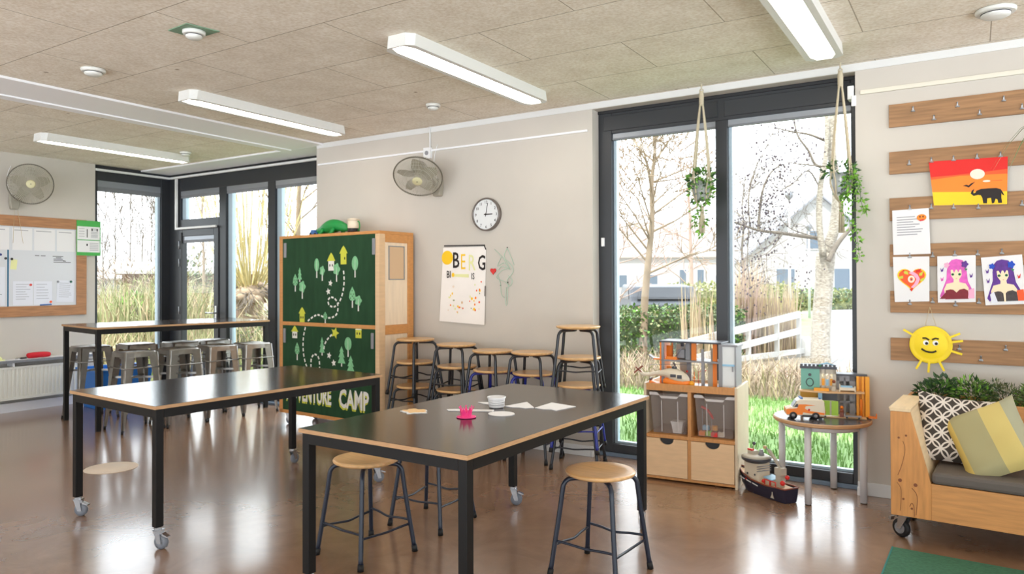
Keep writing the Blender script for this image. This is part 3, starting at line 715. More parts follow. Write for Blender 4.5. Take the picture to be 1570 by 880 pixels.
# toys on top of the cabinet
ca, sa = cos(-.055), sin(-.055)
def cab(x, y, z): return (-5.849+x*ca-y*sa, 4.876+x*sa+y*ca, z)
t = thing('toy_crocodile', 'green toy crocodile on top of the green cabinet', 'toy', cab(.53, .2, Z1), -.12)
b = MB('croc_green'); b.tube(bez([(-.2, 0, .045), (-.13, 0, .055), (-.05, 0, .075), (.06, 0, .09), (.15, 0, .085), (.26, .02, .05)], 4), [.022, .028, .034, .037, .04, .044, .05, .054, .06, .064, .066, .067, .066, .064, .06, .056, .052, .047, .04, .03, .02], 10)
for i in range(9): x = -.06+i*.033; b.lathe([(.011, 0), (0, .02)], (x, 0, .105+.022*sin(pi*(i+1.5)/9)), 6)
b.build('body', t)
for x in (-.05, .12):
    for s in (-1, 1): b = MB('croc_green'); b.tube([(x, s*.05, .06), (x-.01, s*.075, .012), (x-.035, s*.078, .01)], [.024, .018, .012], 8); b.build('leg', t)
for s in (-1, 1): b = MB('eye_white'); b.ball((-.115, s*.022, .088), .012); b.ball((-.122, s*.025, .09), .007, 'toy_black'); b.build('eye', t)
t = thing('toy_rider', 'small toy knight figure perched behind the green crocodile', 'toy', cab(.43, .31, Z1), 0)
b = MB('toy_grey'); b.box((-.018, -.012, 0), (.018, .012, .045)); b.lathe([(.022, .045), (.017, .085), (.006, .09)], (0, 0, 0), 10); b.ball((0, 0, .108), .02, 'toy_red'); b.lathe([(.022, .11), (.016, .128), (0, .133)], (0, 0, 0), 10); b.build('body', t)
b = MB('toy_black'); b.tube([(.03, 0, .03), (.03, 0, .14)], .003, 6); b.build('spear', t)
t = thing('toy_car', 'small blue toy car at the left end of the green cabinet', 'toy', cab(.3, .2, Z1), -.1)
b = MB('toy_blue'); b.prism([(-.06, -.028, .015), (.06, -.028, .015), (.06, -.028, .038), (.03, -.028, .042), (.014, -.028, .065), (-.028, -.028, .065), (-.045, -.028, .042), (-.06, -.028, .036)], (0, .056, 0)); b.build('body', t, bevel=.003)
for x in (-.036, .036): k = MB('toy_black'); k.tube([(x, -.032, .016), (x, .032, .016)], .016, 12); k.build('wheel', t)
t = thing('toy_jar', 'white and dark brown lidded jar on the green cabinet beside the crocodile', 'jar', cab(.86, .2, Z1))
b = MB('toy_brown'); b.lathe([(.05, 0), (.05, .012), (.052, .02)], (0, 0, 0), 20, 'toy_tan'); b.lathe([(.055, .012), (.058, .03), (.056, .052)], (0, 0, 0), 20, 'toy_black'); b.lathe([(.054, .052), (.058, .06), (.056, .13)], (0, 0, 0), 20, 'toy_cream'); b.build('body', t)
b = MB('toy_cream'); b.lathe([(.058, .13), (.058, .142), (.03, .15), (0, .151)], (0, 0, 0), 20); b.build('lid', t)
b = MB('croc_green'); b.tube(ring_pts((.06, 0, .075), .02, (1, 0, 0), (0, 0, 1), 10, .045), .006, 6, closed=True); b.build('handle', t)

# ------------------------------------------------------------------ left wall: whiteboard, poster, radiator, fan
t = thing('whiteboard', 'whiteboard in a wide wooden frame on the left wall', 'whiteboard', (XL, 0, 0))
ya, yb_, za, zb = 2.4, 4.577, 1.036, 2.155; fwid = .117; yi = 4.466
b = MB('board_wood'); b.box((.001, ya, zb-fwid), (.028, yb_, zb)); b.box((.001, ya, za), (.028, yb_, za+fwid)); b.box((.001, yi, za+fwid), (.028, yb_, zb-fwid)); b.box((.001, ya, za+fwid), (.028, ya+fwid, zb-fwid)); b.build('frame', t, bevel=.002)
b = MB('whiteboard'); b.box((.002, ya+fwid, za+fwid), (.014, yi, zb-fwid))
def wl(mb, y, z, wdt, m='ink_dark', h=.007, x=.0142): mb.box((x, y, z), (x+.0006, y+wdt, z+h), m)
for y, z, wd in ((4.02, 1.716, .045), (4.08, 1.716, .05), (4.205, 1.712, .115), (4.215, 1.682, .1), (4.215, 1.665, .12), (4.215, 1.645, .19), (4.32, 1.66, .03), (4.24, 1.698, .06)): wl(b, y, z, wd)
b.build('board', t)
b = MB('strip_blue'); b.box((.0145, 3.742, za+fwid), (.0155, 3.758, 1.79)); b.build('blue_strip', t)
def sheet(name, label, cat, x, y0, z0, wd, h, m='paper_cool', lines=0, rot=0, group=None, extra=None):
    o = MB(m); cy, cz = y0+wd/2, z0+h/2
    def R_(y, z): return (0, (y-cy)*cos(rot)-(z-cz)*sin(rot), (y-cy)*sin(rot)+(z-cz)*cos(rot))
    o.prism([R_(y0, z0), R_(y0+wd, z0), R_(y0+wd, z0+h), R_(y0, z0+h)], (.0012, 0, 0))
    for i in range(lines):
        zz = z0+h*(.86-.72*i/max(1, lines)); w2 = wd*random.uniform(.45, .74)
        o.prism([tuple(a+c for a, c in zip(R_(y, z), (.0013, 0, 0))) for y, z in ((y0+wd*.13, zz), (y0+wd*.13+w2, zz), (y0+wd*.13+w2, zz+h*.014), (y0+wd*.13, zz+h*.014))], (.0004, 0, 0), 'ink_grey')
    if extra: extra(o, R_)
    return tag(o.build(name, None, (x, cy, cz)), label, cat, group)
X1 = XL+.0146
G = 'papers along the top of the whiteboard'
for i, (y, wd, lb) in enumerate(((3.56, .2, 'white sheet at the top of the whiteboard, leftmost in view'), (3.79, .2, 'white sheet at the top of the whiteboard under the hanging cords'), (4.01, .22, 'white sheet at the top of the whiteboard, third from the left edge'), (4.25, .2, 'white sheet at the top right corner of the whiteboard'))):
    sheet('paper_sheet', lb, 'paper', X1, y, 1.775, wd, .245, 'paper', 0, 0, G, lambda o, R_, y=y, wd=wd: o.prism([tuple(a+c for a, c in zip(R_(yy, zz), (.0013, 0, 0))) for yy, zz in ((y+.02, 1.992), (y+wd-.04, 1.992), (y+wd-.04, 1.998), (y+.02, 1.998))], (.0004, 0, 0), 'ink_grey'))
G = 'notes along the bottom of the whiteboard'
sheet('paper_sheet', 'printed timetable beside the blue strip, low on the whiteboard', 'paper', X1, 3.80, 1.165, .2, .265, 'paper_cool', 7, 0, G)
sheet('paper_sheet', 'printed list in the middle of the bottom row on the whiteboard', 'paper', X1, 4.01, 1.165, .19, .265, 'paper_cool', 6, 0, G)
sheet('paper_sheet', 'letter under the green magnet at the lower right of the whiteboard', 'paper', X1, 4.25, 1.19, .19, .25, 'paper_cool', 8, -.04, G)
sheet('paper_sheet', 'paper at the left edge of the picture, low on the whiteboard', 'paper', X1, 3.5, 1.165, .22, .42, 'paper_cool', 5, 0, G)
sheet('sticky_note', 'pale yellow sticky note beside the blue strip on the whiteboard', 'note', X1, 3.775, 1.56, .062, .11, 'note_yellow', 0, -.1)
def magnet(y, z, m, lb, r=.013): b = MB(m); b.disc((0, 0, 0), r, .008, 14, None, (1, 0, 0)); tag(b.build('magnet', None, (XL+.0162, y, z)), lb, 'magnet', 'whiteboard magnets')
magnet(4.405, 1.425, 'magnet_green', 'green magnet holding the letter at the right of the whiteboard'); magnet(3.785, 1.675, 'toy_black', 'black magnet on the yellow sticky note')
magnet(3.725, 1.68, 'ink_dark', 'dark grey magnet left of the blue strip'); magnet(3.675, 1.72, 'magnet_blue', 'blue magnet at the left edge of the whiteboard')
magnet(3.975, 1.39, 'magnet_red', 'dark red magnet on the timetable by the blue strip'); magnet(4.185, 1.195, 'paint_redorange', 'orange red magnet at the bottom edge of the whiteboard'); magnet(4.262, 1.425, 'toy_grey', 'grey magnet at the top left of the letter on the whiteboard')
b = MB('toy_blue'); b.tube([(0, -.06, 0), (0, .06, .004)], .007, 8); tag(b.build('marker_pen', None, (XL+.025, 4.13, 1.162)), 'blue marker lying on the lower frame of the whiteboard', 'pen')
def gp(o, R_):
    def r(y0, z0, y1, z1, m): o.prism([tuple(a+c for a, c in zip(R_(y, z), (.0013, 0, 0))) for y, z in ((y0, z0), (y1, z0), (y1, z1), (y0, z1))], (.0004, 0, 0), m)
    r(4.468, 1.775, 4.728, 2.08, 'paper')
    o_ = o
    def r2(y0, z0, y1, z1, m): o.prism([tuple(a+c for a, c in zip(R_(y, z), (.0018, 0, 0))) for y, z in ((y0, z0), (y1, z0), (y1, z1), (y0, z1))], (.0004, 0, 0), m)
    r2(4.47, 1.915, 4.726, 1.925, 'poster_green'); r2(4.575, 1.95, 4.585, 2.05, 'ink_dark'); r2(4.572, 1.85, 4.588, 1.875, 'ink_black')
    for z in (1.95, 1.965, 1.98, 2.0, 2.015, 2.04, 2.055): r2(4.625, z, 4.705, z+.005, 'ink_grey')
    for z in (1.8, 1.82, 1.84, 1.86, 1.88): r2(4.61, z, 4.71, z+.005, 'ink_grey')
    for z in (1.96, 1.99, 2.02, 2.05): r2(4.485, z, 4.55, z+.004, 'ink_grey')
    for y in (4.63, 4.69): r2(y, 2.03, y+.015, 2.06, 'ink_dark')
sheet('instruction_poster', 'green and white instruction poster at the right end of the whiteboard', 'poster', XL+.03, 4.46, 1.735, .278, .415, 'poster_green', 0, 0, None, gp)
# shelf and radiator
t = thing('window_shelf', 'narrow white shelf above the radiator under the whiteboard', 'shelf', (XL, 0, 0))
b = MB('shelf_grey'); b.box((.001, 2.2, .545), (.16, 4.62, .575)); b.box((.156, 2.2, .545), (.1615, 4.62, .5735), 'shelf_edge'); b.build('board', t)
for y in (2.9, 3.75, 4.5): b = MB('white_paint'); b.box((.001, y, .502), (.13, y+.02, .545)); b.build('bracket', t)
t = thing('radiator', 'white ribbed panel radiator under the whiteboard', 'radiator', (XL, 0, 0))
b = MB('radiator'); ya, yb_ = 2.3, 4.52; n = int((yb_-ya)/.04); prof = []
for i in range(n):
    y = ya+(yb_-ya)*i/n; s = (yb_-ya)/n; prof += [(.118, y), (.118, y+s*.45), (.109, y+s*.55), (.109, y+s*.9)]
prof.append((.118, yb_)); vs = [(x, y, .165) for x, y in prof]+[(x, y, .475) for x, y in prof]; k = len(prof)
b.add(vs, [(i, i+1, i+1+k, i+k) for i in range(k-1)]); b.box((.06, ya, .14), (.108, yb_, .5)); b.box((.06, ya, .475), (.12, yb_, .50)); b.box((.06, ya, .14), (.12, yb_, .168)); b.build('panel', t, bevel=.002)
b = MB('radiator'); b.tube([(.04, 2.5, .14), (.04, 2.5, .02)], .01, 8); b.tube([(.04, 4.4, .14), (.04, 4.4, .02)], .01, 8); b.box((.016, 2.6, .3), (.06, 2.66, .46)); b.box((.016, 4.2, .3), (.06, 4.26, .46)); b.build('pipe', t)
b = MB('white_paint'); b.box((.015, 2.2, .0), (.05, 4.62, .10)); tag(b.build('pipe_casing', None, (XL, 0, 0)), 'low white pipe casing on the floor under the radiator', 'casing')
t = thing('pencil_case', 'bright red cloth pouch on the shelf above the radiator', 'pouch', (XL+.08, 4.03, .576), pi/2)
b = MB('red_cloth'); b.tube(bez([(-.12, 0, .025), (-.09, 0, .03), (0, 0, .032), (.09, 0, .03), (.125, 0, .028)], 4), [.012, .02, .026, .029, .03, .031, .032, .032, .032, .032, .031, .03, .029, .027, .024, .02, .01], 10); b.build('pouch', t)
b = MB('toy_stone'); b.tube([(.125, 0, .025), (.17, .005, .02)], .006, 6); b.tube([(-.12, 0, .022), (-.2, .0, .012), (-.22, .01, .012)], .004, 6); b.build('cord', t)
t = thing('hand_tool', 'small black tool lying left of the red pouch on the shelf', 'tool', (XL+.1, 3.87, .576), pi/2)
b = MB('toy_black'); b.tube([(-.03, 0, .008), (.03, .01, .008)], .008, 8); b.build('grip', t); b = MB('chrome'); b.tube([(-.03, 0, .008), (-.09, -.01, .007)], .004, 6); b.build('blade', t)
t = thing('cleaning_cloth', 'pale green folded cloth at the left end of the shelf', 'cloth', (XL+.08, 3.60, .576), .1)
b = MB('note_yellow'); b.ball((0, 0, .022), (.05, .07, .03), None, 12, 6); b.box((-.06, -.06, 0), (.06, .07, .012)); b.build('cloth', t)

# ------------------------------------------------------------------ wall fans
def fan(label, c, nrm, wallp, wn, lower):
    c = Vector(c); nrm = Vector(nrm).normalized(); t = thing('wall_fan', label, 'fan', c)
    u = nrm.cross(Vector((0, 0, 1))).normalized(); v = u.cross(nrm); R_ = .215
    b = MB('fan_wire')
    for k in range(72):
        a = 2*pi*k/72; d = u*cos(a)+v*sin(a); b.tube([d*.045+nrm*.062, d*.13+nrm*.058, d*.19+nrm*.035, d*R_], .0017, 4, cap=False); b.tube([d*.05-nrm*.075, d*.15-nrm*.07, d*.2-nrm*.04, d*R_], .0017, 4, cap=False)
    for r_, dd in ((.09, .061), (.13, .058), (.165, .047), (.19, .035)): b.tube(ring_pts(nrm*dd, r_, u, v, 40), .0016, 4, closed=True)
    for r_, dd in ((.1, -.073), (.15, -.07), (.2, -.04)): b.tube(ring_pts(nrm*dd, r_, u, v, 40), .0016, 4, closed=True)
    b.build('cage', t, fix=False)
    b = MB('fan_rim'); b.tube(ring_pts((0, 0, 0), R_, u, v, 48), .0065, 8, closed=True); b.build('rim', t, fix=False)
    b = MB('fan_hub'); b.lathe([(.045, .058), (.045, .066), (.035, .071), (0, .072)], (0, 0, 0), 20, None, nrm); b.lathe([(.006, .0721), (.006, .0735)], (0, 0, 0), 8, 'fan_rim', nrm); b.build('badge', t)
    b = MB('fan_blade'); 
    for k in range(5):
        a = 2*pi*k/5+.3; vs = []
        for i in range(6):
            rr_ = .035+.15*i/5; wd = .02+.055*sin(pi*min(1, .2+.72*i/5)); tw = .03*(1-i/7)
            for s in (-1, 1):
                aa = a+s*wd/rr_*.75 if i else a+s*.5
                vs.append((u*cos(aa)+v*sin(aa))*rr_+nrm*(s*tw-.01))
        b.add(vs, [(2*i, 2*i+1, 2*i+3, 2*i+2) for i in range(5)], None, True)
    b.lathe([(.038, -.03), (.038, .02), (.02, .035), (0, .036)], (0, 0, 0), 18, None, nrm); b.build('blade', t, fix=False)
    b = MB('fan_grey'); b.lathe([(.03, -.07), (.075, -.08), (.075, -.13), (.055, -.165), (0, -.17)], (0, 0, 0), 20, None, nrm); b.build('motor', t)
    wp = Vector(wallp)-c; wn = Vector(wn); sd = wn.cross(Vector((0, 0, 1)))
    b = MB('fan_grey'); b.tube(bez([wp+wn*.05+Vector((0, 0, .03)), wp+wn*.09+Vector((0, 0, .06)), -nrm*.15+Vector((0, 0, -.02)), -nrm*.13], 6), .018, 8); b.build('arm', t)
    b = MB('fan_grey'); z0 = Vector((0, 0, 1)); pts = [wp+sd*x+z0*z+wn*.001 for x, z in ((-.045, .08), (.045, .08), (.05, 0), (.035, -.08), (-.035, -.08), (-.05, 0))]; b.prism(pts, wn*.06); b.build('wall_bracket', t, bevel=.008)
    b = MB('twine')
    for s in lower: b.tube([wp+wn*.04+sd*s[0]-z0*.07, wp+wn*.035+sd*(s[0]+s[1])*1-z0*s[2]], .0016, 5)
    if lower: b.build('pull_cord', t)
    b = MB('white_plastic'); b.tube(bez([wp+wn*.03+z0*.05, wp+wn*.01+sd*.06+z0*.2, wp+wn*.008+sd*.05+z0*.32, wp+wn*.008+sd*.02+z0*.4], 5), .003, 6); b.build('power_cord', t)
fan('wall fan with a round wire cage above the whiteboard', (-8.66, 3.86, 2.487), (.92, -.36, -.10), (XL, 3.80, 2.30), (1, 0, 0), ((-.0, .01, .45), (-.03, -.06, .45)))
fan('tilted wall fan on the white wall above the green cabinet', (-4.14, 4.972, 2.337), (.36, -.60, -.74), (-4.13, YB, 2.27), (0, -1, 0), ())
b = MB('white_plastic'); b.box((-4.30, YB-.03, 2.55), (-4.22, YB-.001, 2.65)); b.disc((-4.26, YB-.03, 2.6), .02, .006, 14, 'toy_grey', (0, -1, 0)); b.tube([(-4.235, YB-.012, 2.65), (-4.235, YB-.012, ZC)], .007, 6)
tag(b.build('wall_socket'), 'small white socket with a cable to the ceiling above the middle fan', 'socket')

# ------------------------------------------------------------------ clock, poster, yarn figure
t = thing('wall_clock', 'round wall clock with black numerals showing three o\'clock', 'clock', (-3.598, YB, 1.997))
n_ = (0, -1, 0)
b = MB('clock_rim'); b.lathe([(.145, .001), (.147, .03), (.143, .042), (.134, .042), (.132, .03)], (0, 0, 0), 40, None, n_, cap=False); b.build('rim', t)
b = MB('clock_face'); b.lathe([(.133, .02), (.133, .0285)], (0, 0, 0), 40, None, n_, False)
for h in range(1, 13):
    a = pi/2-2*pi*h/12; text(b, str(h), (.108*cos(a), -.0292, .108*sin(a)-.0125), (1, 0, 0), (0, 0, 1), .034, 'ink_dark', .012, align='CENTER')
for h in range(60):
    a = 2*pi*h/60; p = Vector((cos(a)*.127, -.0291, sin(a)*.127)); q = Vector((cos(a)*.131, -.0291, sin(a)*.131)); b.beam(p, q, .0015, .0004, 'ink_grey', (0, 1, 0))
b.build('dial', t, fix=False)
for nm_, a, l, w in (('hour_hand', 0, .07, .008), ('minute_hand', pi/2-.21, .1, .004)):
    b = MB('ink_black'); d = Vector((cos(a), 0, sin(a))); b.beam(d*-.02+Vector((0, -.033, 0)), d*l+Vector((0, -.033, 0)), w, .002, None, (0, 1, 0)); b.build(nm_, t)
b = MB('ink_black'); b.disc((0, -.031, 0), .007, .005, 12, None, n_); b.build('pivot', t)

t = thing('drawn_poster', 'tall hand-drawn paper poster lettered B E R G with a yellow sun', 'poster', (0, YB, 0))
b = MB('paper_warm'); nx, nz = 6, 9; P = lambda i, j: (-4.10+.485*i/nx+(.02-.03*j/nz if i == 0 else 0)*-1*(1 if i == 0 else 0)-.012*(1-j/nz), -.004-.014*(1-j/nz)**2*(.4+.6*abs(sin(2.2*i/nx))), 1.028+.69*j/nz+.02*(1-i/nx)*(1-j/nz))
b.add([P(i, j) for j in range(nz+1) for i in range(nx+1)], [(j*(nx+1)+i, j*(nx+1)+i+1, (j+1)*(nx+1)+i+1, (j+1)*(nx+1)+i) for j in range(nz) for i in range(nx)], None, True)
def yy(z): return -.0052-.014*max(0, (1-(z-1.028)/.69))**2
def mark(pts, m, e=0): b.prism([(x, yy(z)-.0012-e, z) for x, z in pts], (0, .0005, 0), m)
mark(circ(-4.042, 1.627, .064, .064, 22), 'paint_yellow')
text(b, 'B', (-3.985, yy(1.6)-.002, 1.535), (1, 0, 0), (0, 0, 1), .2, 'ink_black', .012, xs=.72)
text(b, 'E', (-3.895, yy(1.6)-.002, 1.52), (1, 0, 0), (0, 0, 1), .2, 'paint_yellow', -.004, xs=.62); text(b, 'R', (-3.81, yy(1.6)-.002, 1.51), (1, 0, 0), (0, 0, 1), .2, 'note_yellow', .006, xs=.68)
text(b, 'G', (-3.705, yy(1.6)-.002, 1.512), (1, 0, 0), (0, 0, 1), .185, 'ink_black', .014, xs=.66)
text(b, 'BI', (-4.05, yy(1.45)-.002, 1.445), (1, 0, 0), (0, 0, 1), .09, 'ink_black', .012, xs=.7); mark([(-3.99, 1.455), (-3.80, 1.445), (-3.80, 1.475), (-3.99, 1.478)], 'note_yellow'); mark(circ(-3.975, 1.47, .016, .02, 12), 'paint_yellow', .001)
text(b, 'IS', (-3.775, yy(1.44)-.002, 1.43), (1, 0, 0), (0, 0, 1), .08, 'ink_dark', .006, xs=.7)
for i in range(34):
    x = -4.06+.40*random.random(); z = 1.12+.3*random.random(); mark(circ(x, z, random.uniform(.005, .013), random.uniform(.005, .013), 8), random.choice(['paint_orange', 'paint_redorange', 'note_yellow', 'leaf_pale', 'toy_tan', 'paint_yellow', 'paint_sun']))
b.build('sheet', t, fix=False)
b = MB('ink_dark'); b.beam((-4.075, -.01, 1.735), (-3.625, -.01, 1.728), .012, .004, None, (0, 1, 0)); b.beam((-3.632, -.0115, 1.73), (-3.612, -.0125, 1.69), .008, .004, None, (0, 1, 0)); b.build('tape', t)
b = MB('ink_dark'); b.beam((-3.622, -.015, 1.28), (-3.62, -.013, 1.37), .006, .004, None, (0, 1, 0)); b.build('tape', t)
t = thing('yarn_figure', 'pale green yarn figure with a red heart pinned beside the drawn poster', 'wall decoration', (0, YB, 0))
b = MB('yarn_green'); Yc = lambda pts: [(x, -.012, z) for x, z in pts]
for pts in ([(-3.52, 1.69), (-3.42, 1.6), (-3.38, 1.53), (-3.45, 1.5), (-3.5, 1.44), (-3.42, 1.41), (-3.36, 1.37), (-3.34, 1.42), (-3.38, 1.46)], [(-3.39, 1.70), (-3.42, 1.62), (-3.35, 1.55), (-3.33, 1.49), (-3.39, 1.42), (-3.375, 1.36)], [(-3.45, 1.62), (-3.49, 1.54), (-3.42, 1.57), (-3.36, 1.51), (-3.44, 1.54), (-3.48, 1.51)], [(-3.49, 1.47), (-3.46, 1.39), (-3.45, 1.3), (-3.42, 1.27)], [(-3.4, 1.36), (-3.405, 1.24), (-3.40, 1.2)], [(-3.385, 1.36), (-3.388, 1.25), (-3.392, 1.21)], [(-3.39, 1.70), (-3.35, 1.62), (-3.32, 1.55)]): b.tube(bez(Yc(pts), 6), .0028, 5)
b.build('yarn', t)
b = MB('toy_red'); hp = [(16*sin(a)**3, 13*cos(a)-5*cos(2*a)-2*cos(3*a)-cos(4*a)) for a in [2*pi*i/24 for i in range(24)]]; b.prism([(-3.535+x*.0019, -.016, 1.5+z*.0019) for x, z in hp], (0, .008, 0)); b.build('heart', t)
for x, z in ((-3.39, 1.70), (-3.56, 1.515), (-3.385, 1.40), (-3.46, 1.375)): b = MB('ink_black'); b.ball((x, -.01, z), .006, None, 8, 5); b.build('pin', t)

# ------------------------------------------------------------------ plank rails with clips and drawings
def on_wall(px, py, y=YB):
    p = at(px, py, 1)-CAM; p = CAM + p*(y/p.y); return p.x, p.z
def clip(parent, x, z, ang=0, s=.75):
    b = MB('clip_steel'); y = -.024
    b.prism([(x-.016*s, y, z-.012), (x+.016*s, y, z-.012), (x+.012*s, y, z-.004), (x-.012*s, y, z-.004)], (0, .004, 0)); b.tube([(x-.016*s, y-.004, z-.012), (x+.016*s, y-.004, z-.012)], .003, 6)
    b.prism([(x-.006*s, y, z-.004), (x+.006*s, y, z-.004), (x+.004*s, y-.004, z+.014), (x-.004*s, y-.004, z+.014)], (0, .003, 0)); b.ball((x, y-.003, z+.015), .0055, None, 8, 5)
    b.box((x-.004, y, z-.004), (x+.004, -.018, z+.004)); b.build('clip', parent)
rails = [('top plank rail with five bare clips', 2.391, 2.537, [(1400, 168), (1432, 181), (1468, 161), (1502, 173), (1539, 152), (1567, 164)]),
         ('second plank rail from the top, holding the elephant painting', 2.088, 2.232, [(1394, 250), (1428, 246), (1462, 243.5), (1498, 240.5), (1534, 237.5)]),
         ('third plank rail from the top, holding the letter', 1.789, 1.934, [(1395, 319), (1428, 317), (1462, 317), (1500, 317), (1567, 312)]),
         ('fourth plank rail from the top, above the row of three drawings', 1.494, 1.637, [(1395, 392), (1430, 391), (1464, 389), (1499, 388), (1536, 386)]),
         ('fifth plank rail from the top, behind the feet of the three drawings', 1.199, 1.338, [(1430, 461), (1501, 462), (1395, 464), (1465, 466)]),
         ('lowest plank rail carrying the yellow paper sun', .894, 1.037, [(1471, 533), (1504, 550), (1542, 534)])]
for lb, za, zb, cl in rails:
    t = thing('plank_rail', lb, 'rail', (0, YB, 0), 0, 'plank rails on the right wall')
    b = MB('scaffold_wood'); zo = random.uniform(-.002, .002); b.box((-.453, -.019, za), (1.5, -.001, zb)); o = b.build('plank', t, bevel=.002)
    for px, py in cl: x, z = on_wall(px, py, YB-.02); clip(t, x, z)
def card(name, label, cat, corners, m, draw=None, depth=.026, lift=0):
    "a sheet hung on the rails: corners TL, TR, BR, BL in wall x, z"
    o = MB(m); n = 6; vs = []
    tl, tr, br, bl = [Vector((c[0], 0, c[1])) for c in corners]
    def S(s, v): 
        p = tl.lerp(tr, s).lerp(bl.lerp(br, s), v); p.y = -depth-.006*sin(pi*v)*(1-.4*s)-lift*v**3; return p
    for j in range(n+1):
        for i in range(n+1): vs.append(S(i/n, j/n))
    k = (n+1)**2; vs += [v+Vector((0, .0012, 0)) for v in vs]
    o.add(vs, [(j*(n+1)+i, j*(n+1)+i+1, (j+1)*(n+1)+i+1, (j+1)*(n+1)+i) for j in range(n) for i in range(n)]+[(k+j*(n+1)+i, k+(j+1)*(n+1)+i, k+(j+1)*(n+1)+i+1, k+j*(n+1)+i+1) for j in range(n) for i in range(n)], None, True)
    lay = [0]
    def shape(pts, mm, fine=False):                         # drawn patch following the sheet, s right, v down
        lay[0] += 1; e = .0006+.00025*lay[0]; p3 = []
        m_ = len(pts)
        for i in range(m_):
            a, c = pts[i], pts[(i+1) % m_]; kk = max(1, int(max(abs(a[0]-c[0]), abs(a[1]-c[1]))*8))
            for q in range(kk): s = a[0]+(c[0]-a[0])*q/kk; v = a[1]+(c[1]-a[1])*q/kk; p3.append(S(s, v)-Vector((0, e+.0006, 0)))
        o.poly(p3, mm)
    if draw: draw(shape)
    ob = o.build(name, None, (0, YB, 0), fix=False); return tag(ob, label, cat)
def el(cx, cy, rx, ry, n=20): return [(cx+rx*cos(2*pi*i/n), cy+ry*sin(2*pi*i/n)) for i in range(n)]
def W(*pts): return [on_wall(px, py, YB-.025) for px, py in pts]
def elephant(sh):
    for k in range(7):                                       # painted bands, red to yellow
        pass
    sh([(0, 0), (1, 0), (1, .26), (.7, .3), (.3, .34), (0, .36)], 'paint_red'); sh([(0, .36), (.3, .34), (.7, .3), (1, .26), (1, .5), (.6, .5), (.3, .56), (0, .52)], 'paint_redorange')
    sh([(0, .42), (.4, .36), (1, .36), (1, .74), (.5, .72), (0, .70)], 'paint_orange'); sh([(.0, .70), (.5, .72), (1, .73), (1, 1), (0, 1)], 'paint_yellow'); sh(el(.62, .34, .095, .11), 'paint_sun'); sh(el(.735, .5, .05, .022), 'paint_sun')
    sh([(.42, .585), (.47, .56), (.5, .58), (.53, .54), (.59, .50), (.55, .56), (.50, .625), (.47, .60)], 'ink_black')
    sh([(.60, .70), (.66, .665), (.76, .655), (.86, .655), (.915, .68), (.94, .74), (.965, .82), (.94, .80), (.925, .76), (.925, .86), (.935, .97), (.885, .975), (.875, .90), (.85, .88), (.83, .97), (.80, .98), (.79, .86), (.74, .87), (.735, .975), (.685, .975), (.675, .86), (.655, .80), (.62, .79), (.56, .81), (.52, .76), (.54, .69), (.575, .66), (.56, .71), (.56, .755), (.585, .74)], 'ink_black')
t = card('elephant_painting', 'red and yellow sunset painting with a black elephant', 'painting', W((1424, 248), (1545, 240), (1544, 313), (1432, 315)), 'paper', elephant, .027)
def letter(sh):
    for i, w in enumerate((.5, .6, .45, .62, .5, .7, .66, .55)): y = .16+.056*i; sh([(.12, y), (.12+w, y), (.12+w, y+.014), (.12, y+.014)], 'ink_grey')
    sh(el(.80, .2, .13, .075), 'paint_orange'); sh(el(.76, .18, .02, .022, 8), 'ink_black'); sh(el(.84, .18, .02, .022, 8), 'ink_black'); sh([(.72, .25), (.88, .23), (.84, .27), (.76, .28)], 'toy_red')
card('letter_sheet', 'white typed letter with a small orange smiley face, on the third rail', 'letter', W((1368, 323), (1424, 319), (1427, 389), (1370, 391)), 'paper', letter, .03)
def heart(sh):
    def hp(k, dy=0): return [(.51+k*16*sin(a)**3/17*.43, .48+dy-k*(13*cos(a)-5*cos(2*a)-2*cos(3*a)-cos(4*a))/17*.30) for a in [2*pi*i/36 for i in range(36)]]
    sh(hp(1), 'paint_yellow'); sh(hp(.9), 'paint_redorange'); 
    sh([(.42, .36), (.55, .33), (.68, .40), (.74, .5), (.68, .62), (.55, .70), (.48, .68), (.58, .6), (.64, .5), (.56, .42)], 'paint_lightpink')
    for q in ([(.27, .30), (.4, .33), (.42, .40), (.31, .38)], [(.14, .44), (.27, .42), (.27, .48), (.15, .49)], [(.72, .38), (.83, .33), (.8, .42), (.72, .43)], [(.76, .5), (.88, .46), (.84, .54), (.74, .55)]): sh(q, 'print_lime')
    sh(el(.50, .50, .1, .08), 'paint_sun'); sh(el(.50, .50, .045, .04), 'paint_orange'); sh(el(.505, .505, .022, .018, 10), 'paint_purple'); sh(el(.29, .31, .03, .02, 8), 'paint_red'); sh([(.62, .3), (.78, .27), (.74, .34), (.64, .36)], 'paint_red'); sh([(.44, .72), (.56, .70), (.5, .77)], 'paint_red')
card('heart_drawing', 'paper with a red, orange and yellow coloured-in heart', 'drawing', W((1369, 394), (1425, 393), (1425, 462), (1372, 463)), 'paper', heart, .026)
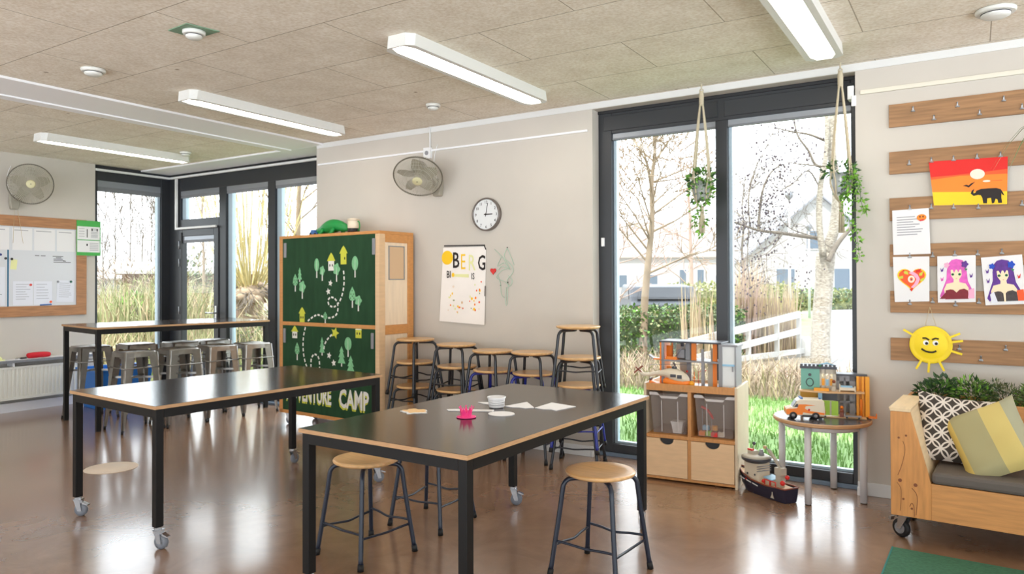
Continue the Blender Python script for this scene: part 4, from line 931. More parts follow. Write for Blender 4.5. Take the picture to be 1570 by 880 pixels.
def girl(hair, fl, fr, dress, glove):
    def f(sh):
        sh([(.5, .07), (.66, .10), (.74, .2), (.77, .36), (.80, .55), (.90, .72), (.96, .90), (.75, .92), (.66, .6), (.35, .6), (.3, .78), (.12, .93), (.06, .86), (.16, .66), (.24, .5), (.25, .32), (.29, .17), (.38, .09)], hair)
        sh([(.43, .5), (.57, .5), (.58, .57), (.74, .60), (.82, .70), (.80, .86), (.2, .86), (.17, .72), (.24, .6), (.42, .57)], 'paint_skin')
        sh([(.35, .3), (.63, .3), (.64, .42), (.58, .50), (.5, .545), (.42, .5), (.36, .42)], 'paint_skin')
        sh([(.31, .36), (.33, .18), (.5, .10), (.66, .18), (.67, .36), (.60, .28), (.55, .36), (.50, .27), (.44, .37), (.39, .27)], hair)
        sh(el(.405, .40, .042, .026, 12), 'paint_green'); sh(el(.585, .40, .042, .026, 12), 'paint_green'); sh(el(.405, .40, .014, .022, 8), 'ink_black'); sh(el(.585, .40, .014, .022, 8), 'ink_black'); sh([(.47, .485), (.53, .485), (.5, .495)], 'toy_red')
        sh([(.22, .74), (.34, .72), (.42, .73), (.5, .79), (.58, .73), (.7, .71), (.80, .75), (.82, .93), (.2, .93)], dress)
        if glove: sh([(.14, .78), (.24, .72), (.32, .95), (.16, .96)], 'paper_cool'); sh([(.47, .74), (.53, .74), (.52, .94), (.48, .94)], 'paint_skin'); sh([(.80, .72), (.97, .70), (.99, .93), (.82, .93)], 'paint_redorange')
        else: sh([(.05, .92), (.22, .78), (.2, .92)], dress); sh([(.82, .74), (.96, .70), (.97, .92), (.80, .92)], 'paint_lightpink')
        for cx, cy, r_, m_ in ((.25, .2, .07, fl), (.72, .19, .085, fr)): sh([(cx+r_*(1+.18*cos(5*a))*cos(a), cy+r_*.8*(1+.18*cos(5*a))*sin(a)) for a in [2*pi*i/25 for i in range(25)]], m_)
        sh([(.70, .27), (.79, .29), (.75, .33)], 'paint_green')
        for cx, cy, m_ in ((.12, .3, 'paint_purple'), (.12, .5, 'paint_pink' if not glove else 'paint_purple'), (.88, .44, 'paint_purple' if not glove else 'toy_red')): sh([(cx-.04, cy-.05), (cx, cy), (cx+.05, cy-.06), (cx+.03, cy+.03), (cx-.02, cy+.04)], m_)
    return f
card('girl_drawing', 'coloured drawing of a girl with long pink hair and a dark red dress', 'drawing', W((1437, 393), (1496, 391), (1496, 463), (1438, 464)), 'paper', girl('paint_pink', 'paint_lightpink', 'paint_purple', 'paint_maroon', False), .026)
card('girl_drawing', 'coloured drawing of a girl with purple hair and blue flowers', 'drawing', W((1504, 395), (1567, 390), (1573, 466), (1511, 468)), 'paper', girl('paint_purple', 'paint_blue', 'paint_blue', 'paint_charcoal', True), .026)
# smiling paper-plate sun
t = thing('paper_sun', 'yellow paper-plate sun with a smiling face hanging from the plank rails', 'decoration', (-.228, YB-.045, 1.003))
b = MB('sun_plate'); b.lathe([(.05, .02), (.085, .02), (.1, .012), (.116, .018), (.118, .022), (.115, .026), (.1, .018), (.085, .026), (0, .026)], (0, .03, 0), 40, None, (0, -1, 0)); b.build('plate', t)
for a in (.45, .18, -.3, -1.15, -1.65, -2.05, 2.6): 
    b = MB('sun_plate'); d = Vector((cos(a), 0, sin(a))); b.beam(d*.1+Vector((0, .004, 0)), d*.175+Vector((0, .004, 0)), .013, .002, None, (0, 1, 0)); b.build('ray', t)
b = MB('ink_black'); 
for s in (-1, 1): b.lathe([(.016, 0), (.016, .002)], (s*.026, .002, .012), 14, 'eye_white', (0, -1, 0)); b.lathe([(.009, .002), (.009, .003)], (s*.026+.004, .002, .008), 12, None, (0, -1, 0)); b.tube([(s*.026-.018, -.001, .036+s*-.004), (s*.026, -.002, .042), (s*.026+.018, -.001, .034+s*.004)], .005, 6)
b.tube(bez([(-.05, -.001, -.026), (-.025, -.002, -.042), (.01, -.002, -.046), (.03, -.001, -.036)], 5), .0055, 6); b.build('face', t)
b = MB('twine'); b.tube([(-.03, .02, .115), (-.004, .02, .235)], .0014, 5); b.tube([(.03, .02, .115), (-.004, .02, .235)], .0014, 5); b.build('string', t)

# ------------------------------------------------------------------ storage unit by the window
t = thing('storage_unit', 'low birch storage unit with two totes and two drawers beside the window', 'storage unit', (-1.993, 4.885, 0), .08)
SW, SD, SH = .65, .42, .683
def su(x, y, z): return (-1.993+x*cos(.08)-y*sin(.08), 4.885+x*sin(.08)+y*cos(.08), z)
b = MB('birch_pale'); b.box((0, 0, 0), (.018, SD, SH)); b.box((SW-.018, 0, 0), (SW, SD, SH)); b.box((.018, SD-.012, .02), (SW-.018, SD, SH-.01)); b.build('side_panel', t, bevel=.002)
b = MB('beech_shelf'); b.box((.018, .004, .012), (SW-.018, SD-.012, .03)); b.box((.018, .004, .30), (SW-.018, SD-.012, .324)); b.box((.018, .004, SH-.05), (SW-.018, .018, SH)); b.box((.018, .018, SH-.045), (SW-.018, SD-.012, SH-.03)); b.box((SW/2-.012, .004, .03), (SW/2+.012, SD-.012, .30)); b.box((SW/2-.012, .004, .324), (SW/2+.012, SD-.012, SH-.05)); b.build('carcass', t, bevel=.0015)
for k in (0, 1):
    x0 = .02+k*(SW/2-.008); x1 = x0+SW/2-.034; cx = (x0+x1)/2; b = MB('birch_ply'); pts = [(x0, -.002, .034), (x1, -.002, .034), (x1, -.002, .297)]
    pts += [(cx+.05*cos(a), -.002, .297-.042*sin(a)) for a in [pi*i/12 for i in range(13)]]+[(x0, -.002, .297)]
    b.prism(pts, (0, .016, 0)); b.box((x0+.005, .02, .034), (x1-.005, SD-.03, .05)); o = b.build('drawer', t, label='%s wooden drawer front' % ('left', 'right')[k])
    b = MB('toy_black'); b.box((cx-.055, .0145, .25), (cx+.055, .018, .298)); b.build('finger_hole', o)
def tote(k):
    x0 = .03+k*(SW/2-.008)+.01; cx = x0+(SW/2-.05)/2; w0, w1, d = .118, .136, .33
    t = thing('storage_tote', '%s clear plastic tote in the storage unit, %s' % (('left', 'holding a white tub') if k == 0 else ('right', 'holding toy blocks')), 'tote', su(cx, .015, .3255), .08, 'clear totes in the storage unit')
    z0, z1 = .004, .285; b = MB('clear_plastic'); pr = lambda w, y0, y1, z: [(-w, y0, z), (w, y0, z), (w, y1, z), (-w, y1, z)]
    b.add(pr(w0, .03, d-.02, z0)+pr(w1, .01, d, z1), [(0, 1, 2, 3), (0, 1, 5, 4), (1, 2, 6, 5), (2, 3, 7, 6), (3, 0, 4, 7)]); b.build('body', t, fix=False)
    b = MB('clear_rim'); q = [(-w1-.004, z1+.008), (-w1-.004, z1-.012), (-.07, z1-.012), (-.055, z1-.032), (.055, z1-.032), (.07, z1-.012), (w1+.004, z1-.012), (w1+.004, z1+.008), (.085, z1+.008), (.065, z1-.016), (-.065, z1-.016), (-.085, z1+.008)]
    b.prism([(x, .0, z) for x, z in q], (0, .012, 0)); b.box((-w1-.006, .012, z1-.006), (-w1+.004, d, z1+.006)); b.box((w1-.004, .012, z1-.006), (w1+.006, d, z1+.006)); b.box((-w1, d-.008, z1-.006), (w1, d, z1+.006))
    for x in (-.055, .06): b.beam((x-.002, .027, z0+.01), (x, .0095, z1-.05), .005, .004)
    b.build('rim', t)
    return t
tote(0); tote(1)
t = thing('white_tub', 'small white tub seen through the left clear tote', 'tub', su(.225, .09, .332), .08)
b = MB('white_plastic'); b.add([(-.03, -.03, 0), (.03, -.03, 0), (.03, .03, 0), (-.03, .03, 0), (-.042, -.04, .075), (.042, -.04, .075), (.042, .04, .075), (-.042, .04, .075)], [(0, 1, 2, 3), (0, 1, 5, 4), (1, 2, 6, 5), (2, 3, 7, 6), (3, 0, 4, 7)]); b.build('body', t, fix=False); b = MB('white_plastic'); b.box((-.045, -.043, .075), (.045, .043, .081)); b.build('lid', t)
G = 'small toys in the right clear tote'
for i, (x, y, z, m, lb) in enumerate(((.40, .07, 0, 'toy_orange', 'small orange toy block at the left in the right tote'), (.445, .075, 0, 'toy_lime', 'small green toy block in the right tote'), (.485, .06, 0, 'toy_red', 'small red toy block in the right tote'), (.525, .08, 0, 'toy_cream', 'small cream toy block in the right tote'), (.42, .09, .036, 'toy_skyblue', 'pale blue toy block on the pile in the right tote'), (.475, .1, .036, 'toy_amber', 'amber toy block on the pile in the right tote'))):
    b = MB(m); b.box((-.022, -.016, 0), (.022, .016, .03))
    for dx in (-.011, .011): b.disc((dx, 0, .03), .006, .005, 10)
    tag(b.build('toy_block', None, su(x, y, .332+z), bevel=.002), lb, 'toy block', G)
t = thing('toy_slide', 'red curved toy slide leaning in the right clear tote', 'toy', su(.43, .06, .332), .08)
b = MB('toy_red'); b.tube(bez([(-.035, 0, .20), (0, 0, .185), (.03, 0, .15), (.04, .01, .12)], 5), .009, 8); b.build('chute', t); b = MB('toy_grey'); b.tube([(-.03, .0, .2), (-.03, .03, .0)], .003, 6); b.tube([(.035, .0, .13), (.03, .03, .0)], .003, 6); b.build('support', t)
# toy hospital
t = thing('toy_hospital', 'orange and grey toy hospital with a white lift tower on the storage unit', 'toy building', su(.09, .10, SH-.029), .03)
def pt(nm, m, boxes, **k): 
    for a in boxes:
        b = MB(m); b.box(*a[:2], *(a[2:])); o = b.build(nm, t, **k)
    return o
HH = .325
pt('floor', 'toy_grey', [((0, 0, 0), (.46, .2, .006)), ((0, 0, .178), (.435, .2, .19))], bevel=.002)
pt('roof', 'toy_dark', [((-.004, -.004, HH-.012), (.44, .2, HH)), ((.43, .0, HH-.026), (.55, .16, HH-.012), 'toy_grey')], bevel=.003)
pt('pillar', 'toy_grey', [((.012, 0, 0), (.028, .02, HH-.012)), ((.30, .0, 0), (.32, .02, .178)), ((.30, .0, .19), (.315, .02, HH-.05)), ((.42, 0, 0), (.438, .02, HH-.012)), ((.16, .12, .0), (.19, .14, HH-.012)), ((.17, .06, .19), (.20, .08, HH-.012))])
pt('orange_wall', 'toy_orange', [((0, 0, 0), (.011, .2, HH-.012)), ((.022, .08, .19), (.07, .09, HH-.04)), ((.06, .08, .19), (.07, .09, HH-.012)), ((.215, .05, .19), (.25, .06, HH-.012)), ((.37, .04, .19), (.40, .05, HH-.012)), ((.37, .04, .006), (.398, .05, .178)), ((.04, .03, .0), (.075, .04, .14)), ((.405, .06, .19), (.418, .15, HH-.012))])
pt('partition', 'toy_stone', [((.08, .13, .19), (.16, .135, HH-.03)), ((.1, .15, .006), (.16, .155, .178)), ((.33, .06, .006), (.37, .065, .178)), ((.34, .1, .19), (.38, .105, HH-.05)), ((.19, .14, .19), (.22, .145, HH-.012))])
pt('lift_tower', 'toy_white', [((.44, .006, .0), (.53, .014, HH-.026)), ((.44, .15, 0), (.53, .156, HH-.026)), ((.53, .0, 0), (.54, .16, HH-.026), 'toy_grey'), ((.438, -.002, 0), (.446, .004, HH-.026), 'toy_grey'), ((.44, .002, .165), (.53, .016, .178), 'toy_skyblue'), ((.512, -.002, .13), (.52, .008, .165), 'toy_grey')])
b = MB('toy_orange'); b.box((-.05, .01, .185), (.12, .07, .195)); b.box((.04, .01, .195), (.12, .02, .212)); b.prism([(-.05, .01, .185), (-.05, .07, .185), (-.09, .06, .21), (-.09, .02, .21)], (0, 0, .008), 'toy_grey'); b.build('balcony', t)
b = MB('toy_grey'); b.tube([(.09, .05, .195), (.13, .05, .255), (.16, .05, .29)], .004, 6); b.box((.11, .06, .2), (.16, .11, .26)); b.lathe([(.012, .0), (.012, .03)], (.15, .05, .285), 10, 'toy_dark'); b.build('hospital_machine', t)
b = MB('toy_orange'); b.tube([(.245, .02, .006), (.245, .02, .11)], .0025, 6); b.tube([(.275, .02, .006), (.275, .02, .115), (.33, .03, .125)], .0025, 6, 'toy_red'); b.ball((.245, .02, .07), .008); b.ball((.19, .03, .11), .008, 'toy_red'); b.ball((.19, .03, .065), .008, 'toy_red'); b.build('drip_stand', t)
t = thing('toy_helicopter', 'cream and orange toy rescue helicopter in front of the toy hospital', 'toy', su(.21, .05, SH-.029), .12)
b = MB('toy_cream'); b.tube(bez([(-.255, 0, .115), (-.22, 0, .083), (-.12, 0, .095), (-.04, 0, .1), (.02, 0, .085), (.07, 0, .065), (.1, 0, .045)], 4), [.006, .01, .013, .014, .013, .012, .012, .013, .015, .02, .024, .03, .036, .042, .045, .046, .046, .044, .042, .038, .036, .03, .024, .018, .01][:25], 12); b.build('fuselage', t)
b = MB('toy_orange'); b.tube(bez([(-.08, 0, .045), (-.02, 0, .04), (.06, 0, .036), (.11, 0, .038)], 4), [.012, .022, .026, .03, .033, .035, .036, .036, .035, .032, .028, .022, .012], 10); b.ball((.12, 0, .035), (.022, .024, .02), 'toy_amber'); b.build('belly', t)
b = MB('toy_dark'); b.box((-.02, -.0465, .078), (.02, -.0435, .098)); b.build('window', t); b = MB('toy_dark'); b.box((.028, -.046, .07), (.06, -.04, .095)); b.build('window', t)
b = MB('toy_dark'); b.lathe([(.02, 0), (.016, .012), (.006, .02), (.006, .035)], (0, 0, .135), 12)
for a in (.25, 1.85, 3.4, 4.95): b.beam((0, 0, .165), (.17*cos(a), .17*sin(a), .160), .014, .002)
b.build('rotor', t); b = MB('toy_brown'); b.beam((-.28, -.012, .135), (-.235, -.012, .10), .01, .003, None, (0, 1, 0)); b.beam((-.225, -.012, .145), (-.29, -.012, .092), .012, .003, None, (0, 1, 0)); b.build('tail_rotor', t)
for s in (-1, 1): b = MB('toy_amber'); b.tube([(-.07, s*.04, .005), (.1, s*.04, .005), (.12, s*.04, .014)], .004, 6); b.tube([(-.03, s*.04, .005), (-.03, s*.025, .03)], .003, 6); b.tube([(.06, s*.04, .005), (.06, s*.025, .03)], .003, 6); b.build('skid', t)
t = thing('toy_ramp', 'flat orange toy ramp at the left end of the storage unit top', 'toy', su(.09, .10, SH-.029), .1)
b = MB('toy_orange'); b.prism([(-.06, -.07, 0), (.06, -.07, 0), (.06, -.07, .012), (-.01, -.07, .03), (-.06, -.07, .045)], (0, .06, 0)); b.build('slope', t, bevel=.002); b = MB('toy_dark'); b.box((-.058, -.068, .045), (-.05, -.012, .06)); b.build('rail', t)
G = 'tiny toy pieces beside the lift tower'
for x, y, m, lb in ((.60, .1, 'toy_stone', 'tiny stone grey toy piece right of the lift tower'), (.62, .06, 'toy_amber', 'tiny yellow toy piece right of the lift tower'), (.59, .05, 'toy_skyblue', 'tiny pale blue toy piece right of the lift tower')):
    b = MB(m); b.tube([(-.02, 0, .008), (.02, .004, .008)], .008, 8); b.ball((.0, 0, .018), .01); tag(b.build('toy_piece', None, su(x, y, SH-.029)), lb, 'toy', G)

# ------------------------------------------------------------------ round table with toys, boat
tx, ty, tz = -.843, 5.09, .518
t = thing('round_table', 'small round table with grey legs and a dark top in front of the window', 'table', (tx, ty, 0))
b = MB('plywood_edge'); b.lathe([(.29, tz-.026), (.298, tz-.02), (.298, tz-.005), (.292, tz)], (0, 0, 0), 56, None, None, False); b.lathe([(.291, tz), (.289, tz+.001)], (0, 0, 0), 56, 'dark_top', None, False); b.build('table_top', t)
b = MB('table_grey'); b.lathe([(.235, tz-.06), (.235, tz-.027)], (0, 0, 0), 40); b.build('apron', t)
for dx, dy in ((-.042, -.238), (.25, -.03), (.035, .235), (-.255, .03)):
    b = MB('table_grey'); b.tube([(dx, dy, .006), (dx, dy, tz-.028)], .0215, 16); g = b.build('leg', t); b = MB('rubber'); b.disc((dx, dy, 0), .0195, .007, 16); b.build('foot', g)
def onto(x, y, z=0): return (tx+x, ty+y, tz+.0012+z)
t = thing('toy_ambulance', 'cream and orange toy ambulance on the round table', 'toy vehicle', onto(-.085, -.115), radians(20))
b = MB('toy_cream'); wv = .052
b.prism([(-.115, -wv, .022), (.115, -wv, .022), (.118, -wv, .05), (.112, -wv, .118), (.1, -wv, .128), (-.035, -wv, .128), (-.05, -wv, .118), (-.075, -wv, .075), (-.115, -wv, .062)], (0, 2*wv, 0)); b.build('body', t, bevel=.006)
b = MB('toy_orange'); 
for y in (-wv-.0012, wv+.0004): b.prism([(-.117, y, .03), (-.02, y, .03), (-.015, y, .045), (.02, y, .04), (.112, y, .032), (.112, y, .045), (.02, y, .055), (-.005, y, .07), (.0, y, .085), (.06, y, .092), (.0, y, .096), (-.04, y, .095), (-.052, y, .07), (-.117, y, .062)], (0, .0008, 0))
b.prism([(-.1165, -wv+.004, .034), (-.1165, wv-.004, .034), (-.1165, wv-.004, .06), (-.1165, -wv+.004, .06)], (.001, 0, 0)); b.prism([(-.112, -wv+.002, .0635), (-.112, wv-.002, .0635), (-.082, wv-.002, .074), (-.082, -wv+.002, .074)], (0, 0, .0012)); b.build('stripe', t)
b = MB('toy_dark'); 
for y in (-wv-.001, wv+.0002): b.prism([(-.07, y, .078), (-.045, y, .078), (-.045, y, .098), (-.056, y, .098)], (0, .0008, 0))
b.prism([(-.0765, -wv+.008, .077), (-.0765, wv-.008, .077), (-.0535, wv-.008, .114), (-.0535, -wv+.008, .114)], (-.001, 0, .0005)); b.box((.1165, -.03, .07), (.1182, -.008, .105)); b.box((.1165, .008, .07), (.1182, .03, .105)); b.box((-.02, -wv-.001, .022), (.06, -wv, .03)); b.box((.114, -.045, .018), (.124, .045, .026)); b.build('window', t)
b = MB('toy_blue'); b.box((-.03, -.04, .128), (-.015, .04, .137)); b.box((.085, -.03, .128), (.095, .0, .135)); b.build('beacon', t)
b = MB('toy_red'); b.box((.1165, -.05, .036), (.119, -.04, .058)); b.box((.1165, .04, .036), (.119, .05, .058)); star_ = circ(.02, .062, .007, .008, 8); b.prism([(x, -wv-.0014, z) for x, z in star_], (0, .0008, 0)); b.build('tail_light', t)
for x in (-.075, .06):
    for s in (-1, 1): k = MB('toy_black'); k.lathe([(.012, 0), (.0235, .001), (.0235, .014), (.012, .015)], (x, s*(wv-.012), .0235), 18, None, (0, s, 0)); k.lathe([(.011, .0152), (.004, .0165)], (x, s*(wv-.012), .0235), 14, 'toy_grey', (0, s, 0)); k.build('wheel', t)
t = thing('toy_school', 'colourful two-storey toy house with teal and orange walls on the round table', 'toy building', onto(-.13, .02), .16)
pt('base_plate', 'toy_tan', [((0, -.07, 0), (.39, .17, .007))], bevel=.002)
b = MB('toy_tan'); b.prism([(-.01, -.05, .158), (.16, -.085, .158), (.38, -.02, .158), (.38, .17, .158), (-.01, .17, .158)], (0, 0, .01)); b.build('upper_floor', t)
b = MB('toy_ochre'); b.box((-.005, .005, .007), (.012, .165, .158)); b.box((-.005, .0, .11), (.11, .01, .158)); b.build('ochre_wall', t)
b = MB('toy_teal'); b.box((.0, .0, .168), (.115, .012, .305)); b.box((.0, .012, .168), (.012, .16, .305)); b.disc((.055, -.0005, .265), .01, .002, 12, 'toy_dark', (0, -1, 0)); b.tube(ring_pts((.055, -.001, .215), .022, (1, 0, 0), (0, 0, 1), 16, .026), .003, 5, 'toy_dark', closed=True); b.build('teal_wall', t)
b = MB('toy_stone'); x0, x1, z0, z1 = .115, .215, .168, .305
for a in (((x0, 0, z0), (x0+.012, .01, z1)), ((x0+.03, 0, z0), (x0+.038, .01, z1)), ((x0+.054, 0, z0), (x0+.062, .01, z1)), ((x0+.078, 0, z0), (x1, .01, z1)), ((x0, 0, z1-.03), (x1, .01, z1)), ((x0, 0, z0), (x1, .01, z0+.03))): b.box(*a)
b.box((x0+.012, .004, z0+.03), (x0+.03, .007, z0+.075), 'toy_amber'); b.box((x0+.038, .004, z0+.03), (x0+.054, .007, z0+.07), 'toy_skyblue'); b.box((x0+.062, .004, z0+.03), (x0+.078, .007, z0+.075), 'toy_amber'); b.build('window_wall', t)
b = MB('toy_dark'); b.box((-.006, -.006, .305), (.22, .165, .322))
for i in range(9): b.box((-.004+i*.025, -.005, .322), (.012+i*.025, .004, .335))
b.box((.1, -.005, .322), (.13, .03, .33), 'toy_green'); b.tube([(.1, .0, .33), (.16, .01, .345), (.2, .02, .33)], .005, 6, 'toy_skyblue'); b.build('roof_terrace', t)
b = MB('toy_grey'); 
for a in (((.215, .06, .007), (.235, .072, .26)), ((.26, .06, .007), (.272, .072, .25)), ((.295, .06, .007), (.33, .072, .26)), ((.215, .06, .225), (.33, .072, .265)), ((.215, .06, .08), (.33, .07, .095)), ((.235, .063, .135), (.33, .069, .142)), ((.235, .063, .19), (.33, .069, .196)), ((.215, .15, .007), (.34, .16, .26))): b.box(*a)
b.box((.21, .05, .26), (.40, .17, .272), 'toy_dark'); b.build('grey_wall', t)
b = MB('toy_amber'); b.box((.335, .03, .007), (.35, .05, .262)); b.box((.365, .02, .007), (.38, .04, .262)); b.box((.385, .0, .007), (.41, .05, .262)); b.box((.335, .05, .007), (.41, .056, .262)); b.box((.40, -.04, .007), (.45, .0, .016), 'toy_orange'); b.box((.445, -.04, .016), (.45, .0, .034), 'toy_orange'); b.tube([(.36, -.0, .007), (.36, -.0, .12)], .007, 8, 'toy_orange'); b.build('orange_tower', t)
b = MB('toy_lime'); b.box((.135, -.045, .012), (.175, -.035, .105)); b.box((.185, -.045, .012), (.225, -.035, .105)); b.box((.175, -.043, .012), (.185, -.036, .1), 'toy_stone'); b.box((.125, -.02, .105), (.22, -.01, .157), 'toy_dark'); b.build('lime_gate', t)
b = MB('toy_skyblue'); b.box((.105, -.05, .007), (.113, .03, .157)); b.box((.113, -.052, .007), (.13, -.046, .157)); b.build('blue_wall', t)
b = MB('toy_amber'); b.box((.08, -.055, .168), (.17, -.02, .185)); b.build('balcony', t)
G = 'toy figures and furniture in the toy house'
for x, y, z, m, m2, lb in ((.20, -.03, .168, 'toy_stone', 'toy_brown', 'small toy figure with brown hair on the upper floor of the toy house'), (.245, -.055, .007, 'toy_brown', 'toy_orange', 'small orange-headed toy figure on the ground floor of the toy house')):
    q = onto(-.13+x*cos(.16)-y*sin(.16), .02+x*sin(.16)+y*cos(.16), z); b = MB(m); b.box((-.011, -.008, 0), (.011, .008, .032)); b.lathe([(.013, .032), (.01, .052)], (0, 0, 0), 10); b.ball((0, 0, .062), .011, m2); tag(b.build('toy_figure', None, q), lb, 'toy figure', G)
q = onto(-.13+.28*cos(.16)+.02*sin(.16), .02+.28*sin(.16)-.02*cos(.16), .168)
t = thing('toy_bed', 'small cream toy bed on the upper floor of the toy house', 'toy', q, .16, G); b = MB('toy_cream'); b.box((-.045, -.02, .01), (.045, .02, .028)); b.box((-.048, -.022, 0), (-.042, .022, .045)); b.box((.042, -.022, 0), (.048, .022, .035)); b.build('frame', t); b = MB('toy_skyblue'); b.box((-.04, -.018, .028), (.03, .018, .036)); b.build('blanket', t)
q = onto(.19, -.02, .008); t = thing('toy_trolley', 'flat grey toy trolley at the right edge of the toy house', 'toy', q, .1); b = MB('toy_grey'); b.box((-.05, -.022, .012), (.05, .022, .018)); b.box((-.05, -.022, .018), (-.044, .022, .03)); b.build('deck', t)
for x in (-.035, .035): b = MB('toy_black'); b.tube([(x, -.022, .006), (x, .022, .006)], .006, 8); b.build('wheel', t)
# purple pouch stuck on the frame
b = MB('toy_purple'); b.ball((0, 0, .03), (.045, .03, .055), None, 12, 8); tag(b.build('purple_pouch', None, (-.60, 5.31, .835)), 'small purple pouch hanging by the window frame behind the toy house', 'pouch')
# toy boat on the floor
dx, dy = -.954+1.337, 4.821-5.066; t = thing('toy_boat', 'dark-hulled toy fireboat with white cabin and crane on the floor', 'toy boat', (-1.150, 4.93, 0), math.atan2(dy, dx))
def hull(zf, k):
    out = []
    for x, w in ((-.25, .004), (-.22, .032), (-.17, .056), (-.08, .07), (.05, .072), (.15, .068), (.205, .058)): out.append((x*k if x < 0 else x*(.9+.1*k), w*k, zf(x)))
    return out
top = lambda x: .085+.055*max(0, (-x-.02)/.23)**1.4+(.0 if x < .1 else .008); bot = lambda x: .002
A = hull(top, 1); Bh = hull(lambda x: .045, .92); C_ = hull(bot, .78); b = MB('toy_navy'); n = len(A)
L_ = []
for H_ in (A, Bh, C_): L_.append([(x, -w, z) for x, w, z in H_]+[(x, w, z) for x, w, z in reversed(H_)])
m_ = 2*n; b.add(sum(L_, []), [(i*m_+j, i*m_+(j+1) % m_, (i+1)*m_+(j+1) % m_, (i+1)*m_+j) for i in range(2) for j in range(m_)]+[tuple(2*m_+j for j in range(m_))])
for i in range(3): 
    x = -.19+i*.062; b.beam((x, -.0612-.004*i, .088-.008*i), (x+.05, -.0655-.004*i*.6, .08-.008*i), .002, .007, 'toy_white')
b.beam((-.132, -.066, .087), (-.118, -.067, .085), .002, .009, 'toy_red'); b.prism([(.1, -.0725, .02), (.13, -.0725, .02), (.12, -.0725, .04), (.117, -.0725, .06), (.113, -.0725, .06), (.11, -.0725, .04)], (0, -.002, 0), 'toy_stone'); b.build('hull', t, fix=True)
b = MB('toy_tan'); ins = [[(x*.97, -w*.9, z-.012) for x, w, z in A]+[(x*.97, w*.9, z-.012) for x, w, z in reversed(A)]]; b.add(ins[0], [tuple(range(m_))]); b.tube([(x, -w, z) for x, w, z in A], .005, 6, 'toy_brown'); b.tube([(x, w, z) for x, w, z in A], .005, 6, 'toy_brown'); b.tube([A[-1][:1]+(-A[-1][1],)+A[-1][2:], A[-1]], .005, 6, 'toy_brown'); b.build('deck', t, fix=False)
b = MB('toy_cream'); b.prism([(-.165, -.045, .075), (-.03, -.05, .075), (-.03, .05, .075), (-.165, .045, .075)], (0, 0, .125)); b.disc((-.13, -.0485, .12), .007, .003, 10, 'toy_dark', (0, -1, 0)); b.disc((-.06, -.0515, .125), .007, .003, 10, 'toy_dark', (0, -1, 0)); b.build('cabin', t, bevel=.006)
b = MB('toy_grey'); b.lathe([(.075, .2), (.095, .215), (.098, .232), (.07, .24)], (-.1, 0, 0), 24, 'toy_dark'); b.lathe([(.098, .232), (.07, .246), (0, .246)], (-.1, 0, 0), 24, 'toy_stone'); b.build('bridge_roof', t)
b = MB('toy_stone'); b.box((-.15, -.03, .246), (-.1, .02, .27)); b.box((-.15, -.03, .27), (-.11, -.01, .28), 'toy_red'); b.tube([(-.125, 0, .27), (-.125, 0, .31)], .003, 6); b.ball((-.12, 0, .315), .012, 'toy_dark'); b.lathe([(.02, .246), (.012, .285)], (-.065, .01, 0), 10, 'toy_grey'); b.build('funnel', t)
b = MB('toy_stone'); b.box((.09, -.02, .07), (.13, .02, .16)); b.box((.085, -.025, .16), (.14, .025, .205)); b.beam((.12, 0, .20), (.01, 0, .30), .018, .014); b.beam((.12, .0, .21), (-.02, 0, .315), .008, .006, 'toy_grey'); b.box((-.03, -.008, .30), (-.01, .008, .318), 'toy_tan'); b.build('crane', t)
for z in (.17, .185, .2): b = MB('toy_grey'); b.tube([(-.04, -.052, z-.02), (.06, -.03, z+.012)], .003, 6); b.build('water_cannon', t)
for q, r_ in (((.16, -.03, .12), .017), ((.17, .0, .155), .015), ((.01, -.045, .10), .012)): b = MB('toy_red'); b.ball(q, r_); b.build('fender', t)
for x in (.02, .07): b = MB('toy_red'); b.tube([(x, -.045, .075), (x, -.045, .115), (x+.045, -.045, .115), (x+.045, -.045, .075)], .004, 6); b.build('railing', t)
b = MB('toy_skyblue'); b.prism([(.0, -.035, .12), (.075, -.04, .115), (.085, .03, .125), (.01, .035, .13)], (0, 0, .006)); b.box((.01, -.03, .075), (.07, .03, .116), 'toy_cream'); b.build('hatch', t)
b = MB('white_plastic'); b.box((-.03, -.012, 0), (.03, .012, .055)); b.box((-.02, -.014, .055), (.02, .012, .075)); tag(b.build('door_stop', None, (-.652+.03, YB-.03, 0), bevel=.004), 'small white block at the foot of the wall beside the round table', 'block')

